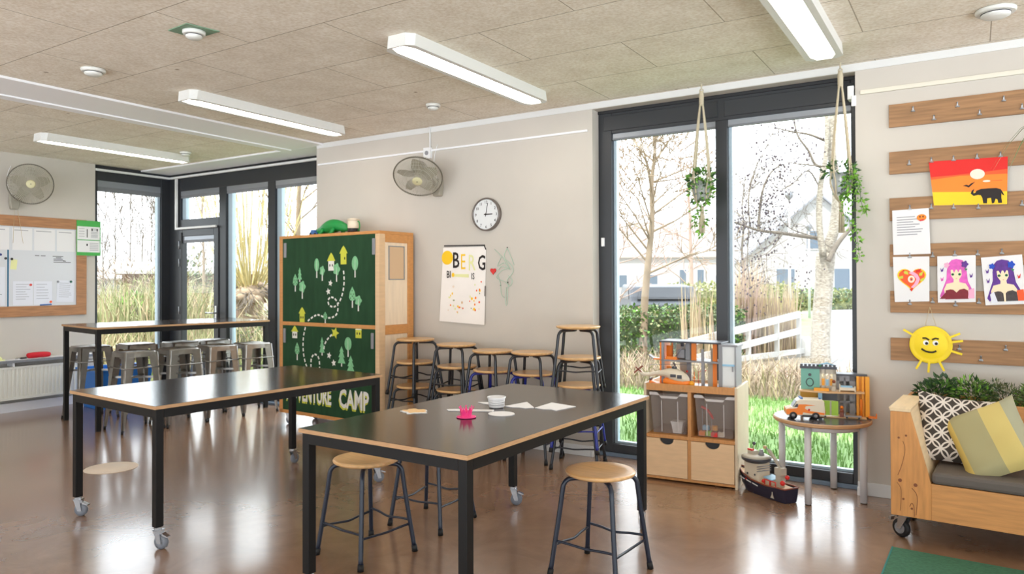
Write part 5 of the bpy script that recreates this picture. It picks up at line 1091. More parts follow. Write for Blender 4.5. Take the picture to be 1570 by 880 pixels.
# ------------------------------------------------------------------ wooden bench sofa with planter
SX, SY, SR = -.385, 4.415, -.06
def so(x, y, z): return (SX+x*cos(SR)-y*sin(SR), SY+x*sin(SR)+y*cos(SR), z)
t = thing('bench_sofa', 'pine bench sofa on casters with a planter along its back', 'sofa', (SX, SY, 0), SR)
LN = 2.0; zb, za = .143, .70
def arm(x0, s):
    b = MB('pine'); q = [(x0, 0, zb), (x0+s*.19, 0, zb), (x0+s*.19, 0, .335), (x0+s*.095, 0, za), (x0, 0, za)]
    b.prism([(x, .0, z) for x, _, z in q], (0, .022, 0)); b.prism([(x0, .022, zb), (x0+s*.02, .022, zb), (x0+s*.02, .022, za), (x0, .022, za)], (0, .5, 0))
    b.prism([(x0+s*.095, .022, za), (x0+s*.075, .022, za), (x0+s*.17, .022, .335), (x0+s*.19, .022, .335)], (0, .49, 0), 'pine_pale')
    b.prism([(x0, -.002, za), (x0+s*.095, -.002, za), (x0+s*.10, -.002, za+.02), (x0-s*.008, -.002, za+.02)], (0, .53, 0), 'pine_pale')
    o = b.build('arm', t, bevel=.003)
    if s > 0:
        k = MB('pine_knot')
        for x, z in ((.045, .333), (.118, .318)): k.lathe([(.0095, 0), (.0095, .002)], (x0+x, 0, z), 12, None, (0, -1, 0))
        for x, z in ((.04, .56), (.075, .575), (.10, .19), (.06, .235)): k.lathe([(.006, 0), (.005, .001)], (x0+x, 0, z), 8, None, (0, -1, 0))
        for pts in (([(.06, 0, .545), (.07, 0, .5), (.055, 0, .42), (.035, 0, .36)]), ([(.03, 0, .32), (.05, 0, .28), (.045, 0, .17)]), ([(.1, 0, .3), (.125, 0, .26), (.12, 0, .16)]), ([(.09, 0, .2), (.1, 0, .22), (.11, 0, .2), (.112, 0, .15)])): k.tube([(p[0]+x0, -.0002, p[2]) for p in bez(pts, 4)], .0013, 4)
        k.build('knot', o)
arm(0, 1); arm(LN, -1)
b = MB('pine_long'); b.box((.19, .001, zb), (LN-.19, .022, .335)); b.box((.02, .022, zb+.03), (LN-.02, .5, .30)); b.build('base', t, bevel=.003)
b = MB('pine_long'); b.box((.022, .505, zb), (LN-.022, .525, .705)); b.box((.0, .525, .40), (.02, .80, .705)); b.box((LN-.02, .525, .40), (LN, .80, .705)); b.box((.02, .78, .40), (LN-.02, .80, .705)); b.box((.02, .525, .40), (LN-.02, .78, .42)); b.build('planter', t, bevel=.003)
b = MB('soil'); b.box((.021, .526, .42), (LN-.021, .779, .66)); b.build('soil', t)
b = MB('cushion_grey'); b.box((.192, -.006, .336), (LN-.192, .50, .398)); b.build('seat_cushion', t, bevel=.018)
for x, y, a in ((.06, .09, 2.6), (LN-.06, .09, .4), (.06, .44, 2.2), (LN-.06, .44, .6)):
    c = MB('chrome'); ca, sa = cos(a), sin(a); P = lambda u, v, z: (x+u*ca-v*sa, y+u*sa+v*ca, z)
    c.box((x-.04, y-.04, zb-.006), (x+.04, y+.04, zb-.0005)); c.disc((x, y, zb-.02), .028, .014, 16)
    for s in (-1, 1): c.prism([P(-.022, s*.02, zb-.022), P(.028, s*.02, zb-.022), P(.042, s*.02, .046), P(.018, s*.02, .046)], Vector(P(0, s*.004, 0))-Vector(P(0, 0, 0)))
    o = c.build('caster', t, label='chrome caster with black rubber tyre'); k = MB('rubber'); ax = (-sa, ca, 0)
    k.lathe([(.034, 0), (.046, .001), (.05, .006), (.05, .022), (.046, .027), (.034, .028)], P(.028, -.014, .05), 24, None, ax); k.lathe([(.034, -.001), (.03, .004)], P(.028, -.014, .05), 20, 'chrome', ax); k.disc(P(.028, -.018, .05), .03, .036, 16, 'alu_grey', ax); k.build('wheel', o)
    k = MB('chrome'); k.prism([P(.04, -.016, zb-.022), P(.085, -.016, zb-.01), P(.085, -.016, zb-.024), P(.045, -.016, zb-.038)], Vector(P(0, .032, 0))-Vector(P(0, 0, 0))); k.prism([P(.08, -.014, zb-.045), P(.10, -.014, zb-.05), P(.098, -.014, zb-.07), P(.085, -.014, zb-.066)], Vector(P(0, .028, 0))-Vector(P(0, 0, 0))); k.build('brake_lever', o)
def pillow(name, label, m, c, w, h, th, rot, backm=None):
    n = 18; vs = []; fs = []
    for s in (1, -1):
        for j in range(n+1):
            for i in range(n+1):
                u, v = 2*i/n-1, 2*j/n-1
                e = max(0, (1-u**4)*(1-v**4))**.55
                pin = 1-.10*(1-abs(u)**2)*abs(v)**3; pin2 = 1-.10*(1-abs(v)**2)*abs(u)**3
                wr = .006*sin(5*u+3*v)*e+.005*sin(9*v-4*u)*e
                vs.append((u*w/2*pin2, -s*(th/2*e+wr*.6)-.0, v*h/2*pin))
    k = (n+1)**2
    for s in (0, 1):
        for j in range(n):
            for i in range(n):
                q = (s*k+j*(n+1)+i, s*k+j*(n+1)+i+1, s*k+(j+1)*(n+1)+i+1, s*k+(j+1)*(n+1)+i); fs.append(q if s == 0 else tuple(reversed(q)))
    b = MB(m); b.add(vs, fs, None, True); o = b.build(name, None, c); o.rotation_euler = rot; tag(o, label, 'cushion'); return o
pillow('cushion', 'dark cushion with a pale interlocking ring pattern in the corner of the sofa', 'ring_cloth', (-.075, 4.715, .575), .42, .40, .13, (-.42, .10, .12))
pillow('cushion', 'yellow and sage colour-block cushion leaning in front on the sofa', 'band_cloth', (.075, 4.60, .555), .38, .42, .14, (-.62, -.46, .0))
# planter plants
def leaves(mb, c, rad, n, ls, mats, flat_=.5, seedv=1, shell=.35, droop=0):
    rnd = random.Random(seedv)
    for i in range(n):
        d = Vector((rnd.gauss(0, 1), rnd.gauss(0, 1), rnd.gauss(0, 1))).normalized(); q = shell+(1-shell)*rnd.random()**.5
        p = Vector((c[0]+d.x*rad[0]*q, c[1]+d.y*rad[1]*q, c[2]+d.z*rad[2]*q))
        a = (d+Vector((rnd.uniform(-.7, .7), rnd.uniform(-.7, .7), rnd.uniform(-.5, .7)-droop))).normalized(); s = a.cross(Vector((rnd.uniform(-1, 1), rnd.uniform(-1, 1), rnd.uniform(-1, 1)))).normalized()
        l = ls*rnd.uniform(.6, 1.3); w = l*flat_*rnd.uniform(.7, 1.1); nn = a.cross(s)*l*.12
        mb.add([p, p+a*l*.45+s*w*.5+nn, p+a*l, p+a*l*.45-s*w*.5+nn], [(0, 1, 2, 3)], rnd.choice(mats))
G = 'plants in the sofa planter'
for i, (px, m, ms_, ls, fl, nn, lb, hh) in enumerate(((1437, 'leaf_dark', ['leaf_dark', 'leaf_green', 'leaf_dark'], .034, .6, 420, 'dark green bushy plant at the left end of the sofa planter', .072), (1490, 'leaf_mid', ['leaf_mid', 'leaf_bright', 'leaf_dark', 'leaf_mid'], .036, .42, 420, 'brighter green leafy plant second from the left in the sofa planter', .075), (1540, 'leaf_sage', ['leaf_sage', 'leaf_sage', 'leaf_dark'], .03, .2, 700, 'fine-leaved sage green plant third from the left in the sofa planter', .068), (1592, 'leaf_mid', ['leaf_mid', 'leaf_bright'], .034, .4, 380, 'leafy green plant at the right edge of the picture in the sofa planter', .075))):
    x, z = on_wall(px, 600, 5.03); t = thing('planter_plant', lb, 'plant', (x, 5.03, .66), 0, G)
    b = MB(m); leaves(b, (0, 0, .075), (.115, .085, hh), nn, ls, ms_, fl, 20+i); leaves(b, (random.uniform(-.05, .05), 0, .13), (.06, .05, .045), nn//5, ls, ms_, fl, 40+i); b.build('foliage', t, fix=False)
    b = MB('leaf_dark'); 
    for k in range(10): a = random.uniform(0, 6.3); b.tube([(0, 0, 0), (.03*cos(a), .03*sin(a), .06), (.085*cos(a), .07*sin(a), .10)], .0022, 4)
    b.build('stem', t, fix=False)
# green rug
b = MB('rug_green'); b.prism([(-.365, 4.285, .0015), (1.7, 4.20, .0015), (1.62, 2.6, .0015), (-.40, 2.70, .0015)], (0, 0, .011)); t = tag(b.build('rug', bevel=.003), 'green rug on the floor in front of the bench sofa', 'rug')
b = MB('rug_edge'); b.prism([(-.371, 4.285, .001), (-.363, 4.285, .001), (-.398, 2.70, .001), (-.406, 2.70, .001)], (0, 0, .0125)); b.build('binding', t)
# floor socket cover
b = MB('floor_cap'); b.lathe([(.185, .0005), (.185, .0025), (.178, .0035), (0, .0035)], (0, 0, 0), 40); b.lathe([(.12, .0035), (.119, .0042), (0, .0042)], (0, 0, 0), 32); tag(b.build('floor_cover', None, (-5.54, 3.035, 0)), 'round cream cover plate let into the floor left of the middle table', 'cover plate')

# ------------------------------------------------------------------ things on the front table
TZ = .7575
t = thing('crown_hat', 'bright pink paper crown with a flat brim on the front table', 'paper crown', (-2.045, 2.81, TZ))
b = MB('pink_plastic'); b.lathe([(.046, .001), (.048, .004), (.044, .006), (.02, .007), (0, .007)], (0, 0, 0), 28); b.build('brim', t)
b = MB('pink_plastic'); n = 7
for i in range(n):
    a0, a1 = 2*pi*i/n, 2*pi*(i+1)/n; am = (a0+a1)/2; r_, r2 = .027, .034
    b.prism([(r_*cos(a0), r_*sin(a0), .006), (r_*cos(a1), r_*sin(a1), .006), (r_*cos(a1), r_*sin(a1), .022), (r2*cos(am), r2*sin(am), .05), (r_*cos(a0), r_*sin(a0), .022)], (-.002*cos(am), -.002*sin(am), 0))
    b.ball((r2*cos(am), r2*sin(am), .05), .004, None, 6, 4)
b.build('points', t)
t = thing('white_cup', 'white ribbed cup on the front table behind the round white paper', 'cup', (-2.075, 3.115, TZ))
b = MB('white_plastic'); b.lathe([(.036, .001), (.038, .004)]+[(.039+.0006*i+(.0012 if i % 2 else 0), .006+.0055*i) for i in range(8)]+[(.047, .052), (.044, .052), (.04, .01), (0, .008)], (0, 0, 0), 32); b.build('body', t)
b = MB('white_plastic'); b.lathe([(.0475, .05), (.049, .053), (.0475, .056), (.045, .056), (.045, .05)], (0, 0, 0), 32, cap=False); b.build('rim', t)
G = 'white paper cut-outs on the front table'
def cut(pts, label, m='paper', h=.003):
    cx = sum(p[0] for p in pts)/len(pts); cy = sum(p[1] for p in pts)/len(pts); b = MB(m); b.prism([(x-cx, y-cy, 0) for x, y in pts], (0, 0, h)); o = b.build('paper_cutout', None, (cx, cy, TZ)); return tag(o, label, 'paper cut-out', G)
cut([(-1.95+.066*cos(a), 2.97+.062*sin(a)) for a in [2*pi*i/32 for i in range(32)]], 'round white paper disc in front of the white cup')
cut([(-1.895, 3.197), (-1.90, 3.382), (-1.734, 3.341), (-1.765, 3.185), (-1.80, 3.20), (-1.84, 3.185)], 'white square paper card furthest to the right on the front table')
cut([(-2.055, 3.16), (-2.023, 3.332), (-1.90, 3.20), (-1.93, 3.16), (-1.97, 3.165), (-2.0, 3.15)], 'white paper card lying to the right of the white cup')
cut([(-2.255, 2.93), (-2.21, 2.965), (-2.04, 3.04), (-2.02, 3.0), (-2.14, 2.94), (-2.225, 2.905)], 'long white paper strip behind the pink crown')
cut([(-2.245, 3.19), (-2.2, 3.215), (-2.145, 3.20), (-2.14, 3.16), (-2.19, 3.165)], 'small white paper scrap to the left of the white cup')
w_ = [(.062*(1+.16*cos(5*a+.5)+.1*cos(9*a))*cos(a)*1.05, .058*(1+.16*cos(5*a+.5)+.1*cos(9*a))*sin(a)) for a in [2*pi*i/40 for i in range(40)]]
b = MB('paper'); b.prism([(x, y, 0) for x, y in w_], (0, 0, .002)); b.prism([(x*.9-.008, y*.82+.012, .002) for x, y in w_], (0, 0, .0012), 'cardboard_tan'); tag(b.build('paper_flower', None, (-2.355, 2.80, TZ)), 'wavy white and tan paper shape alone near the left side of the front table', 'paper shape')

# ------------------------------------------------------------------ hanging macrame planters
def hanger(label, x, y, zt, zp, r, h, tassel, potm, seedv):
    t = thing('hanging_planter', label, 'hanging plant', (x, y, ZC)); rnd = random.Random(seedv)
    z = lambda a: a-ZC
    b = MB('macrame'); b.tube([(0, 0, 0), (0, 0, z(zt))], .005, 8); b.tube(ring_pts((0, 0, z(zt)-.01), .012, (1, 0, 0), (0, 0, 1), 12), .004, 6, closed=True); b.lathe([(.017, z(zt)-.12), (.018, z(zt)-.05), (.014, z(zt)-.02), (.005, z(zt)-.01)], (0, 0, 0), 10)
    for k in range(4):
        a = pi/4+k*pi/2+.2
        for s in (-.09, .09):
            ca, sa = cos(a+s), sin(a+s); b.tube(bez([(0.004*ca, .004*sa, z(zt)-.05), (.62*r*ca, .62*r*sa, z(zp)+.34), (r*1.06*ca, r*1.06*sa, z(zp)+.05), (r*1.05*cos(a+s*3), r*1.05*sin(a+s*3), z(zp)-.06), (r*.7*ca, r*.7*sa, z(zp)-h-.005), (.01*ca, .01*sa, z(zp)-h-.05)], 5), .0052, 6)
    b.lathe([(.015, z(zp)-h-.085), (.016, z(zp)-h-.065), (.013, z(zp)-h-.04)], (0, 0, 0), 10); b.build('cord', t, fix=False)
    b = MB('macrame')
    for i in range(26): a = rnd.uniform(0, 6.3); q = rnd.uniform(.2, 1); b.tube([(.009*cos(a), .009*sin(a), z(zp)-h-.075), (.02*q*cos(a), .02*q*sin(a), z(zp)-h-.14), (.024*q*cos(a), .024*q*sin(a), z(zp)-h-tassel)], .0034, 5)
    b.build('tassel', t, fix=False)
    b = MB(potm); b.lathe([(r*.7, z(zp)-h), (r*.8, z(zp)-h+.006), (r, z(zp)), (r*.94, z(zp)), (r*.9, z(zp)-.02), (0, z(zp)-.02)], (0, 0, 0), 24); b.build('pot', t)
    return t, z(zp)
t, zp = hanger('hanging plant in a macrame holder at the middle of the big window', -1.66, 5.19, 2.80, 2.13, .072, .14, .24, 'pot_grey', 3)
b = MB('leaf_green'); leaves(b, (0, 0, zp+.02), (.095, .095, .075), 190, .04, ['leaf_green', 'leaf_dark', 'leaf_green'], .55, 5); leaves(b, (0, -.02, zp-.08), (.082, .082, .085), 190, .036, ['leaf_green', 'leaf_dark', 'leaf_bright'], .5, 6, .8)
leaves(b, (-.045, -.02, zp-.24), (.035, .03, .1), 40, .03, ['leaf_bright', 'leaf_green'], .5, 7, .1, .5); leaves(b, (.0, -.02, zp-.29), (.034, .034, .11), 80, .032, ['leaf_bright', 'leaf_green'], .5, 17, .5, .5); leaves(b, (.0, 0, zp+.10), (.06, .05, .05), 12, .024, ['leaf_green'], .6, 8); b.build('foliage', t, fix=False)
t, zp = hanger('hanging plant with long trailing leaves at the right edge of the big window', -.73, 5.19, 2.80, 2.11, .07, .14, .25, 'pot_silver', 4)
b = MB('leaf_green'); leaves(b, (-.01, 0, zp+.02), (.1, .085, .05), 150, .036, ['leaf_green', 'leaf_dark'], .5, 9); leaves(b, (.045, -.04, zp-.1), (.05, .04, .09), 90, .034, ['leaf_green', 'leaf_dark', 'leaf_dark'], .5, 10, .1, .4)
vines = [bez([(.04, -.03, zp), (.09, -.06, zp-.04), (.085, -.06, zp-.22), (.10, -.06, zp-.42), (.115, -.06, zp-.56)], 5), bez([(.03, -.05, zp), (.055, -.075, zp-.06), (.05, -.07, zp-.25), (.075, -.07, zp-.42)], 5), bez([(.05, -.04, zp), (.11, -.05, zp-.05), (.125, -.05, zp-.2), (.15, -.05, zp-.26)], 5), bez([(.03, -.05, zp), (.03, -.08, zp-.1), (.035, -.08, zp-.27)], 4)]
for v_ in vines:
    b.tube(v_, .0016, 4, 'leaf_dark')
    for i, p in enumerate(v_[2:]): leaves(b, p, (.018, .014, .016), 5, .032, ['leaf_bright', 'leaf_green', 'leaf_bright'], .55, 100+i+int(p.x*1e4), .1, .4)
b.build('foliage', t, fix=False)
# arching leaves of a plant hanging right of the picture
x, z = on_wall(1640, 190, 4.7); t = thing('spider_plant', 'long narrow arching leaves reaching in at the right edge of the picture', 'hanging plant', (x, 4.7, z))
b = MB('leaf_pale')
for i in range(26):
    a = 2*pi*i/26+.1; l = .26+.1*random.random(); d = Vector((cos(a), .6*sin(a), 0)); s = Vector((-sin(a), cos(a), 0))*.007; pts = [d*l*k+Vector((0, 0, .10*sin(pi*k*.8)-.26*k*k)) for k in (0, .2, .4, .6, .8, 1)]
    vs = []
    for k, p in enumerate(pts): w = 1-.9*(k/5)**2; vs += [p-s*w, p+s*w]
    b.add(vs, [(2*k, 2*k+1, 2*k+3, 2*k+2) for k in range(5)], 'leaf_pale' if i % 3 else 'leaf_mid', True)
b.build('foliage', t, fix=False)
b = MB('pot_grey'); b.lathe([(.06, -.16), (.085, -.01), (.08, -.01), (.06, -.03), (0, -.03)], (0, 0, 0), 24); b.build('pot', t)
b = MB('macrame')
for k in range(3): a = 2*pi*k/3; b.tube([(.083*cos(a), .083*sin(a), -.01), (0, 0, ZC-z)], .003, 5)
b.build('cord', t)

# ------------------------------------------------------------------ outdoors
GZ = -.1
def gp_(px, py): p = at(px, py, 1)-CAM; p = CAM+p*((GZ-1.4)/p.z); return p
b = MB('dry_ground'); b.box((-140, 5.6, GZ-.3), (90, 160, GZ-.02)); b.box((-140, -60, GZ-.3), (-9.2, 5.6, GZ-.02)); struct(b.build('ground_outside', fix=True))
b = MB('lawn_ground'); b.prism([(-9.0, 5.62, GZ-.02), (3.5, 5.62, GZ-.02), (2.5, 9.6, GZ-.02), (-8.0, 10.2, GZ-.02)], (0, 0, .015)); struct(b.build('lawn_ground'))
b = MB('lawn_ground'); b.prism([(-3.9, 19, GZ-.02), (-3.1, 19, GZ-.02), (-5.9, 36, GZ-.02), (-7.6, 36, GZ-.02)], (0, 0, .012)); struct(b.build('verge_ground'))
b = MB('brick_path'); b.prism([(-7.5, 11.2, GZ-.02), (2, 10.6, GZ-.02), (2, 12.6, GZ-.02), (-7.5, 13.2, GZ-.02)], (0, 0, .014)); struct(b.build('brick_path'))
b = MB('road_grey'); b.prism([(-2.05, 12.7, GZ-.02), (8, 12.7, GZ-.02), (6, 70, GZ-.02), (-11.4, 70, GZ-.02)], (0, 0, .01)); b.prism([(-30, 9.5, GZ-.02), (-11, 8.6, GZ-.02), (-11, 10.6, GZ-.02), (-30, 12.5, GZ-.02)], (0, 0, .01)); b.prism([(-20, 4.0, GZ-.02), (-17, 4.0, GZ-.02), (-19, 14, GZ-.02), (-22, 14, GZ-.02)], (0, 0, .008)); struct(b.build('road_outside'))
rg = random.Random(11)
def blades(mb, n, fx, hmin, hmax, w, mats, lean=.3):
    for i in range(n):
        x, y = fx(); h = rg.uniform(hmin, hmax); a = rg.uniform(0, 6.28); l = rg.uniform(0, lean)*h; c, s = cos(a), sin(a); ww = w*rg.uniform(.7, 1.3); q = rg.uniform(0, 6.28); ex, ey = cos(q)*ww/2, sin(q)*ww/2
        mb.add([(x-ex, y-ey, GZ-.03), (x+ex, y+ey, GZ-.03), (x+ex*.8+l*.4*c, y+ey*.8+l*.4*s, GZ+h*.6), (x-ex*.8+l*.4*c, y-ey*.8+l*.4*s, GZ+h*.6), (x+l*c, y+l*s, GZ+h)], [(0, 1, 2, 3), (3, 2, 4)], rg.choice(mats))
b = MB('grass_blade'); blades(b, 12000, lambda: (rg.uniform(-5.5, .6), 5.75+rg.random()**1.3*3.9), .03, .085, .011, ['grass_blade'], .9); tag(b.build('lawn_grass', fix=False), 'bright green grass outside the big window', 'grass', None, 'stuff')
b = MB('grass_blade'); blades(b, 5000, lambda: (rg.uniform(-12, -6.4), rg.uniform(6.0, 10.5)), .08, .3, .014, ['grass_blade', 'reed_green', 'reed_green'], .7); blades(b, 4000, lambda: (rg.uniform(-13.5, -9.3), rg.uniform(4.0, 10)), .08, .3, .016, ['reed_green', 'reed_straw', 'grass_blade'], .7); tag(b.build('meadow_grass', fix=False), 'loose green and straw grass outside the corner windows', 'grass', None, 'stuff')
b = MB('reed_straw'); blades(b, 5200, lambda: (rg.uniform(-6.5, .8), rg.uniform(9.5, 11.2)), .15, .5, .016, ['reed_straw', 'shrub_pink', 'shrub_pink', 'bark_light'], 1.0); tag(b.build('dry_plants', fix=False), 'strip of dry brown plants between the lawn and the brick path', 'plants', None, 'stuff')
def pxr(x0, x1, d0, d1):
    def f():
        d = rg.uniform(d0, d1); p = at(rg.uniform(x0, x1), 500, d); return p.x, p.y
    return f
b = MB('reed_straw'); blades(b, 130, pxr(1046, 1118, 12.6, 13.6), .9, 1.75, .022, ['reed_straw', 'reed_straw', 'bark_light'], .12); blades(b, 620, pxr(1118, 1222, 14.8, 16.5), .8, 1.7, .022, ['reed_straw', 'reed_straw', 'shrub_pink'], .14); blades(b, 260, pxr(1125, 1165, 14.6, 15.4), 1.5, 2.2, .02, ['reed_straw', 'bark_pink'], .2); tag(b.build('dry_reeds', fix=False), 'tall straw coloured reeds behind the white fence', 'reeds', None, 'stuff')
b = MB('reed_green'); blades(b, 2600, pxr(120, 345, 13.5, 19), .5, 1.7, .03, ['reed_green', 'reed_straw', 'reed_green', 'reed_straw', 'leaf_pale'], .5); blades(b, 900, pxr(100, 345, 12, 14), .3, .8, .025, ['reed_straw', 'reed_straw', 'reed_green'], .6); blades(b, 900, pxr(345, 500, 12, 17), .3, .9, .025, ['reed_straw', 'leaf_pale'], .6); tag(b.build('reed_bank', fix=False), 'green and straw coloured reeds outside the left corner window', 'reeds', None, 'stuff')
# trees
def grow(mb, p, d, L, r, lev, rnd, spread=.6, upw=.15, kids=3, segs=3, tips=None, rmin=.004, n0=6):
    pts = [p]; q = p.copy(); dd = d.copy()
    for i in range(segs):
        dd = (dd+Vector((rnd.gauss(0, .12), rnd.gauss(0, .12), rnd.gauss(0, .08)+upw*.3))).normalized(); q = q+dd*L/segs; pts.append(q.copy())
    mb.tube(pts, [max(rmin, r*(1-.55*i/segs)) for i in range(segs+1)], n0 if r > .03 else 4, cap=False)
    if lev == 0:
        if tips is not None: tips.append((q, dd))
        return
    for k in range(kids):
        t_ = rnd.uniform(.35, 1); i = min(segs-1, int(t_*segs)); s = pts[i].lerp(pts[i+1], t_*segs-i)
        nd = (dd+Vector((rnd.gauss(0, spread), rnd.gauss(0, spread), rnd.gauss(0, spread*.6)+upw))).normalized()
        grow(mb, s, nd, L*rnd.uniform(.55, .78), max(rmin, r*.5), lev-1, rnd, spread, upw, kids, segs, tips, rmin, n0)
def path(pts, D): return [at(px, py, D) for px, py in pts]
def dots(mb, pts, n, spr, r, m, rnd):
    for i in range(n):
        a = rnd.choice(pts)+Vector((rnd.gauss(0, spr), rnd.gauss(0, spr), rnd.gauss(0, spr))); s = r*rnd.uniform(.6, 1.4); mb.ball(a, (s, s, s*1.25), m, 5, 3)
# tree with pale bark right behind the right pane
D = 13.0; rb = random.Random(5); base = at(1258, 545, D); base.z = GZ-.05
t = thing('pale_bark_tree', 'pale-barked tree with dark cones close behind the right window pane', 'tree', base)
def rel(pts): return [p-base for p in pts]
b = MB('bark_pale'); b.tube(bez(rel([base]+path([(1259, 500), (1263, 440), (1266, 388)], D)), 4), [.19, .175, .168, .165, .162, .16, .158, .157, .155, .155, .16, .165, .165], 14)
b.tube(bez(rel(path([(1266, 392), (1280, 345), (1283, 290), (1275, 230), (1278, 150), (1270, 40), (1275, -120)], D)), 4), [.105-.0028*i for i in range(25)], 10); b.tube(bez(rel(path([(1262, 392), (1256, 340), (1258, 285), (1266, 240), (1268, 190), (1262, 100), (1248, -60)], D-.15)), 4), [.06-.0014*i for i in range(25)], 10)
b.tube(bez(rel(path([(1270, 400), (1284, 374), (1302, 352), (1330, 320), (1350, 260)], D-.2)), 4), [.05-.0015*i for i in range(17)], 8, 'bark_grey'); b.build('trunk', t, fix=False)
b = MB('bark_grey'); segs = [([(1262, 366), (1230, 362), (1195, 357), (1163, 353), (1130, 342), (1105, 335)], .042), ([(1163, 353), (1165, 320), (1170, 290), (1181, 266), (1198, 252)], .03), ([(1268, 258), (1250, 252), (1240, 232), (1222, 205), (1216, 170)], .03), ([(1266, 216), (1240, 206), (1215, 202), (1190, 196)], .026), ([(1265, 255), (1230, 252), (1205, 248)], .018), ([(1262, 300), (1240, 262), (1215, 282), (1195, 290), (1180, 275)], .016), ([(1150, 350), (1148, 300), (1160, 255), (1172, 232), (1186, 200)], .016), ([(1148, 352), (1146, 400), (1150, 440)], .014), ([(1200, 358), (1180, 385), (1160, 395)], .012), ([(1262, 366), (1215, 352), (1190, 330), (1165, 320)], .012)]
cl = []
for pts, r_ in segs:
    p3 = bez(rel(path(pts, D+rb.uniform(-.3, .2))), 5); b.tube(p3, [max(.006, r_*(1-.7*i/len(p3))) for i in range(len(p3))], 6); cl += p3[len(p3)//3:]
    for i in range(2, len(p3), 2): grow(b, p3[i], Vector((rb.gauss(0, .6), rb.gauss(0, .5), rb.gauss(0, .6))).normalized(), .5, .006, 2, rb, .7, 0, 3, 2, None, .0026)
b.build('branch', t, fix=False)
b = MB('cone_dark'); dots(b, cl, 420, .12, .014, 'cone_dark', rb); dots(b, rel(path([(1196, 254), (1185, 300), (1172, 318), (1175, 330), (1140, 330), (1128, 345)], D)), 260, .15, .015, 'cone_dark', rb); dots(b, rel(path([(1135, 400), (1145, 440), (1128, 450), (1160, 455), (1220, 430), (1135, 215), (1125, 360)], D)), 130, .2, .013, 'cone_dark', rb); b.build('cone', t, fix=False)
# bare tree behind the left pane
def bare_tree(label, px, D, lev, h, r, m, seedv, kids=4, upw=.25, spread=.55, lean=(0, 0), name='bare_tree', group=None, trunkpts=None, rmin=.006):
    rnd = random.Random(seedv); base = at(px, 500, D); base.z = GZ-.05; t = thing(name, label, 'tree', base, 0, group)
    if trunkpts: tp = [Vector((0, 0, 0))]+[p-base for p in path(trunkpts, D)]
    else: tp = [Vector((lean[0]*k*k*h+rnd.gauss(0, .01)*h*k, lean[1]*k*k*h, h*k)) for k in (0, .15, .3, .5, .7, .85, 1)]
    tp = bez(tp, 3); b = MB(m); b.tube(tp, [max(rmin, r*(1-.85*i/len(tp))) for i in range(len(tp))], 8); b.build('trunk', t, fix=False); b = MB(m)
    for i in range(len(tp)//4, len(tp)):
        for k in range(kids if i > len(tp)//3 else 1):
            a = rnd.uniform(0, 6.28); d = Vector((cos(a)*spread*1.5, sin(a)*spread*1.5, rnd.uniform(.2, 1))).normalized(); f = 1-.5*i/len(tp)
            grow(b, tp[i], d, h*.26*f*rnd.uniform(.7, 1.2), max(rmin, r*.3*f), lev, rnd, spread, upw, 3, 2, None, rmin, 5)
    b.build('branch', t, fix=False); return t
bare_tree('bare tree with pale branches behind the left window pane', 985, 13.5, 3, 5.2, .085, 'bark_light', 31, 2, .12, .6, trunkpts=[(988, 470), (992, 420), (997, 370), (1000, 330), (999, 280), (1004, 230), (1000, 160), (1005, 60)], rmin=.0065)
bare_tree('thin reddish bare tree at the left edge of the big window', 945, 17, 2, 4.6, .06, 'bark_pink', 32, 2, .15, .6, rmin=.007)
bare_tree('bare tree with reddish twigs far behind the left window pane', 1060, 30, 2, 6.5, .12, 'bark_pink', 33, 2, .15, .6, rmin=.012)
bare_tree('slim dark bare tree far behind the white fence', 1140, 34, 2, 6, .1, 'bark_grey', 34, 2, .2, .5, rmin=.012)
G = 'thin bare trees on the horizon'
for i, (px, h) in enumerate(((158, 5.2), (176, 5.6), (200, 6.0), (218, 6.3), (232, 5.8), (246, 5.2))):
    bare_tree('thin bare tree on the horizon through the left corner window, %s from the left' % ('first', 'second', 'third', 'fourth', 'fifth', 'sixth')[i], px, 33+i % 3, 1, h, .045, 'bark_grey', 50+i, 3, .6, .3, group=G, rmin=.009)
bare_tree('bare tree with arching branches behind the pane beside the green cabinet', 455, 17, 2, 6, .1, 'bark_light', 61, 2, .4, .45, lean=(.05, 0), rmin=.008)
bare_tree('bare shrubby tree behind the window over the garden door', 312, 22, 2, 5.2, .06, 'bark_light', 62, 1, .4, .45, rmin=.009)
# pollard willow
base = at(383, 520, 15); base.z = GZ-.05; rw = random.Random(9); t = thing('pollard_willow', 'pollard willow with a thick trunk and long yellow shoots', 'tree', base)
hd = at(384, 447, 15)-base; b = MB('willow_trunk'); b.tube(bez([(0, 0, 0), hd*.5+Vector((.05, 0, 0)), hd*.85, hd, hd+Vector((0, 0, .14))], 4), [.34, .3, .27, .25, .24, .24, .25, .26, .28, .31, .34, .36, .36, .34, .3, .22, .12], 14)
for i in range(26): a = rw.uniform(0, 6.28); b.ball(hd+Vector((.33*cos(a), .33*sin(a), rw.uniform(-.18, .15))), rw.uniform(.06, .13), None, 7, 5)
b.build('trunk', t, fix=False); b = MB('willow_wand')
for i in range(80):
    a = rw.uniform(0, 6.28); o = Vector((cos(a), sin(a), 0)); s = hd+o*rw.uniform(.1, .33)+Vector((0, 0, rw.uniform(0, .15))); L = rw.uniform(1.6, 4.2); f = rw.uniform(.12, .85)
    pts = [s, s+o*L*f*.22+Vector((0, 0, L*.22)), s+o*L*f*.38+Vector((rw.gauss(0, .05), 0, L*.55)), s+o*L*f*.5+Vector((rw.gauss(0, .12), rw.gauss(0, .12), L))]; b.tube(bez(pts, 3), [.015, .014, .013, .012, .011, .010, .009, .008, .006, .004], 5, cap=False)
b.build('shoot', t, fix=False)
b = MB('bark_grey')
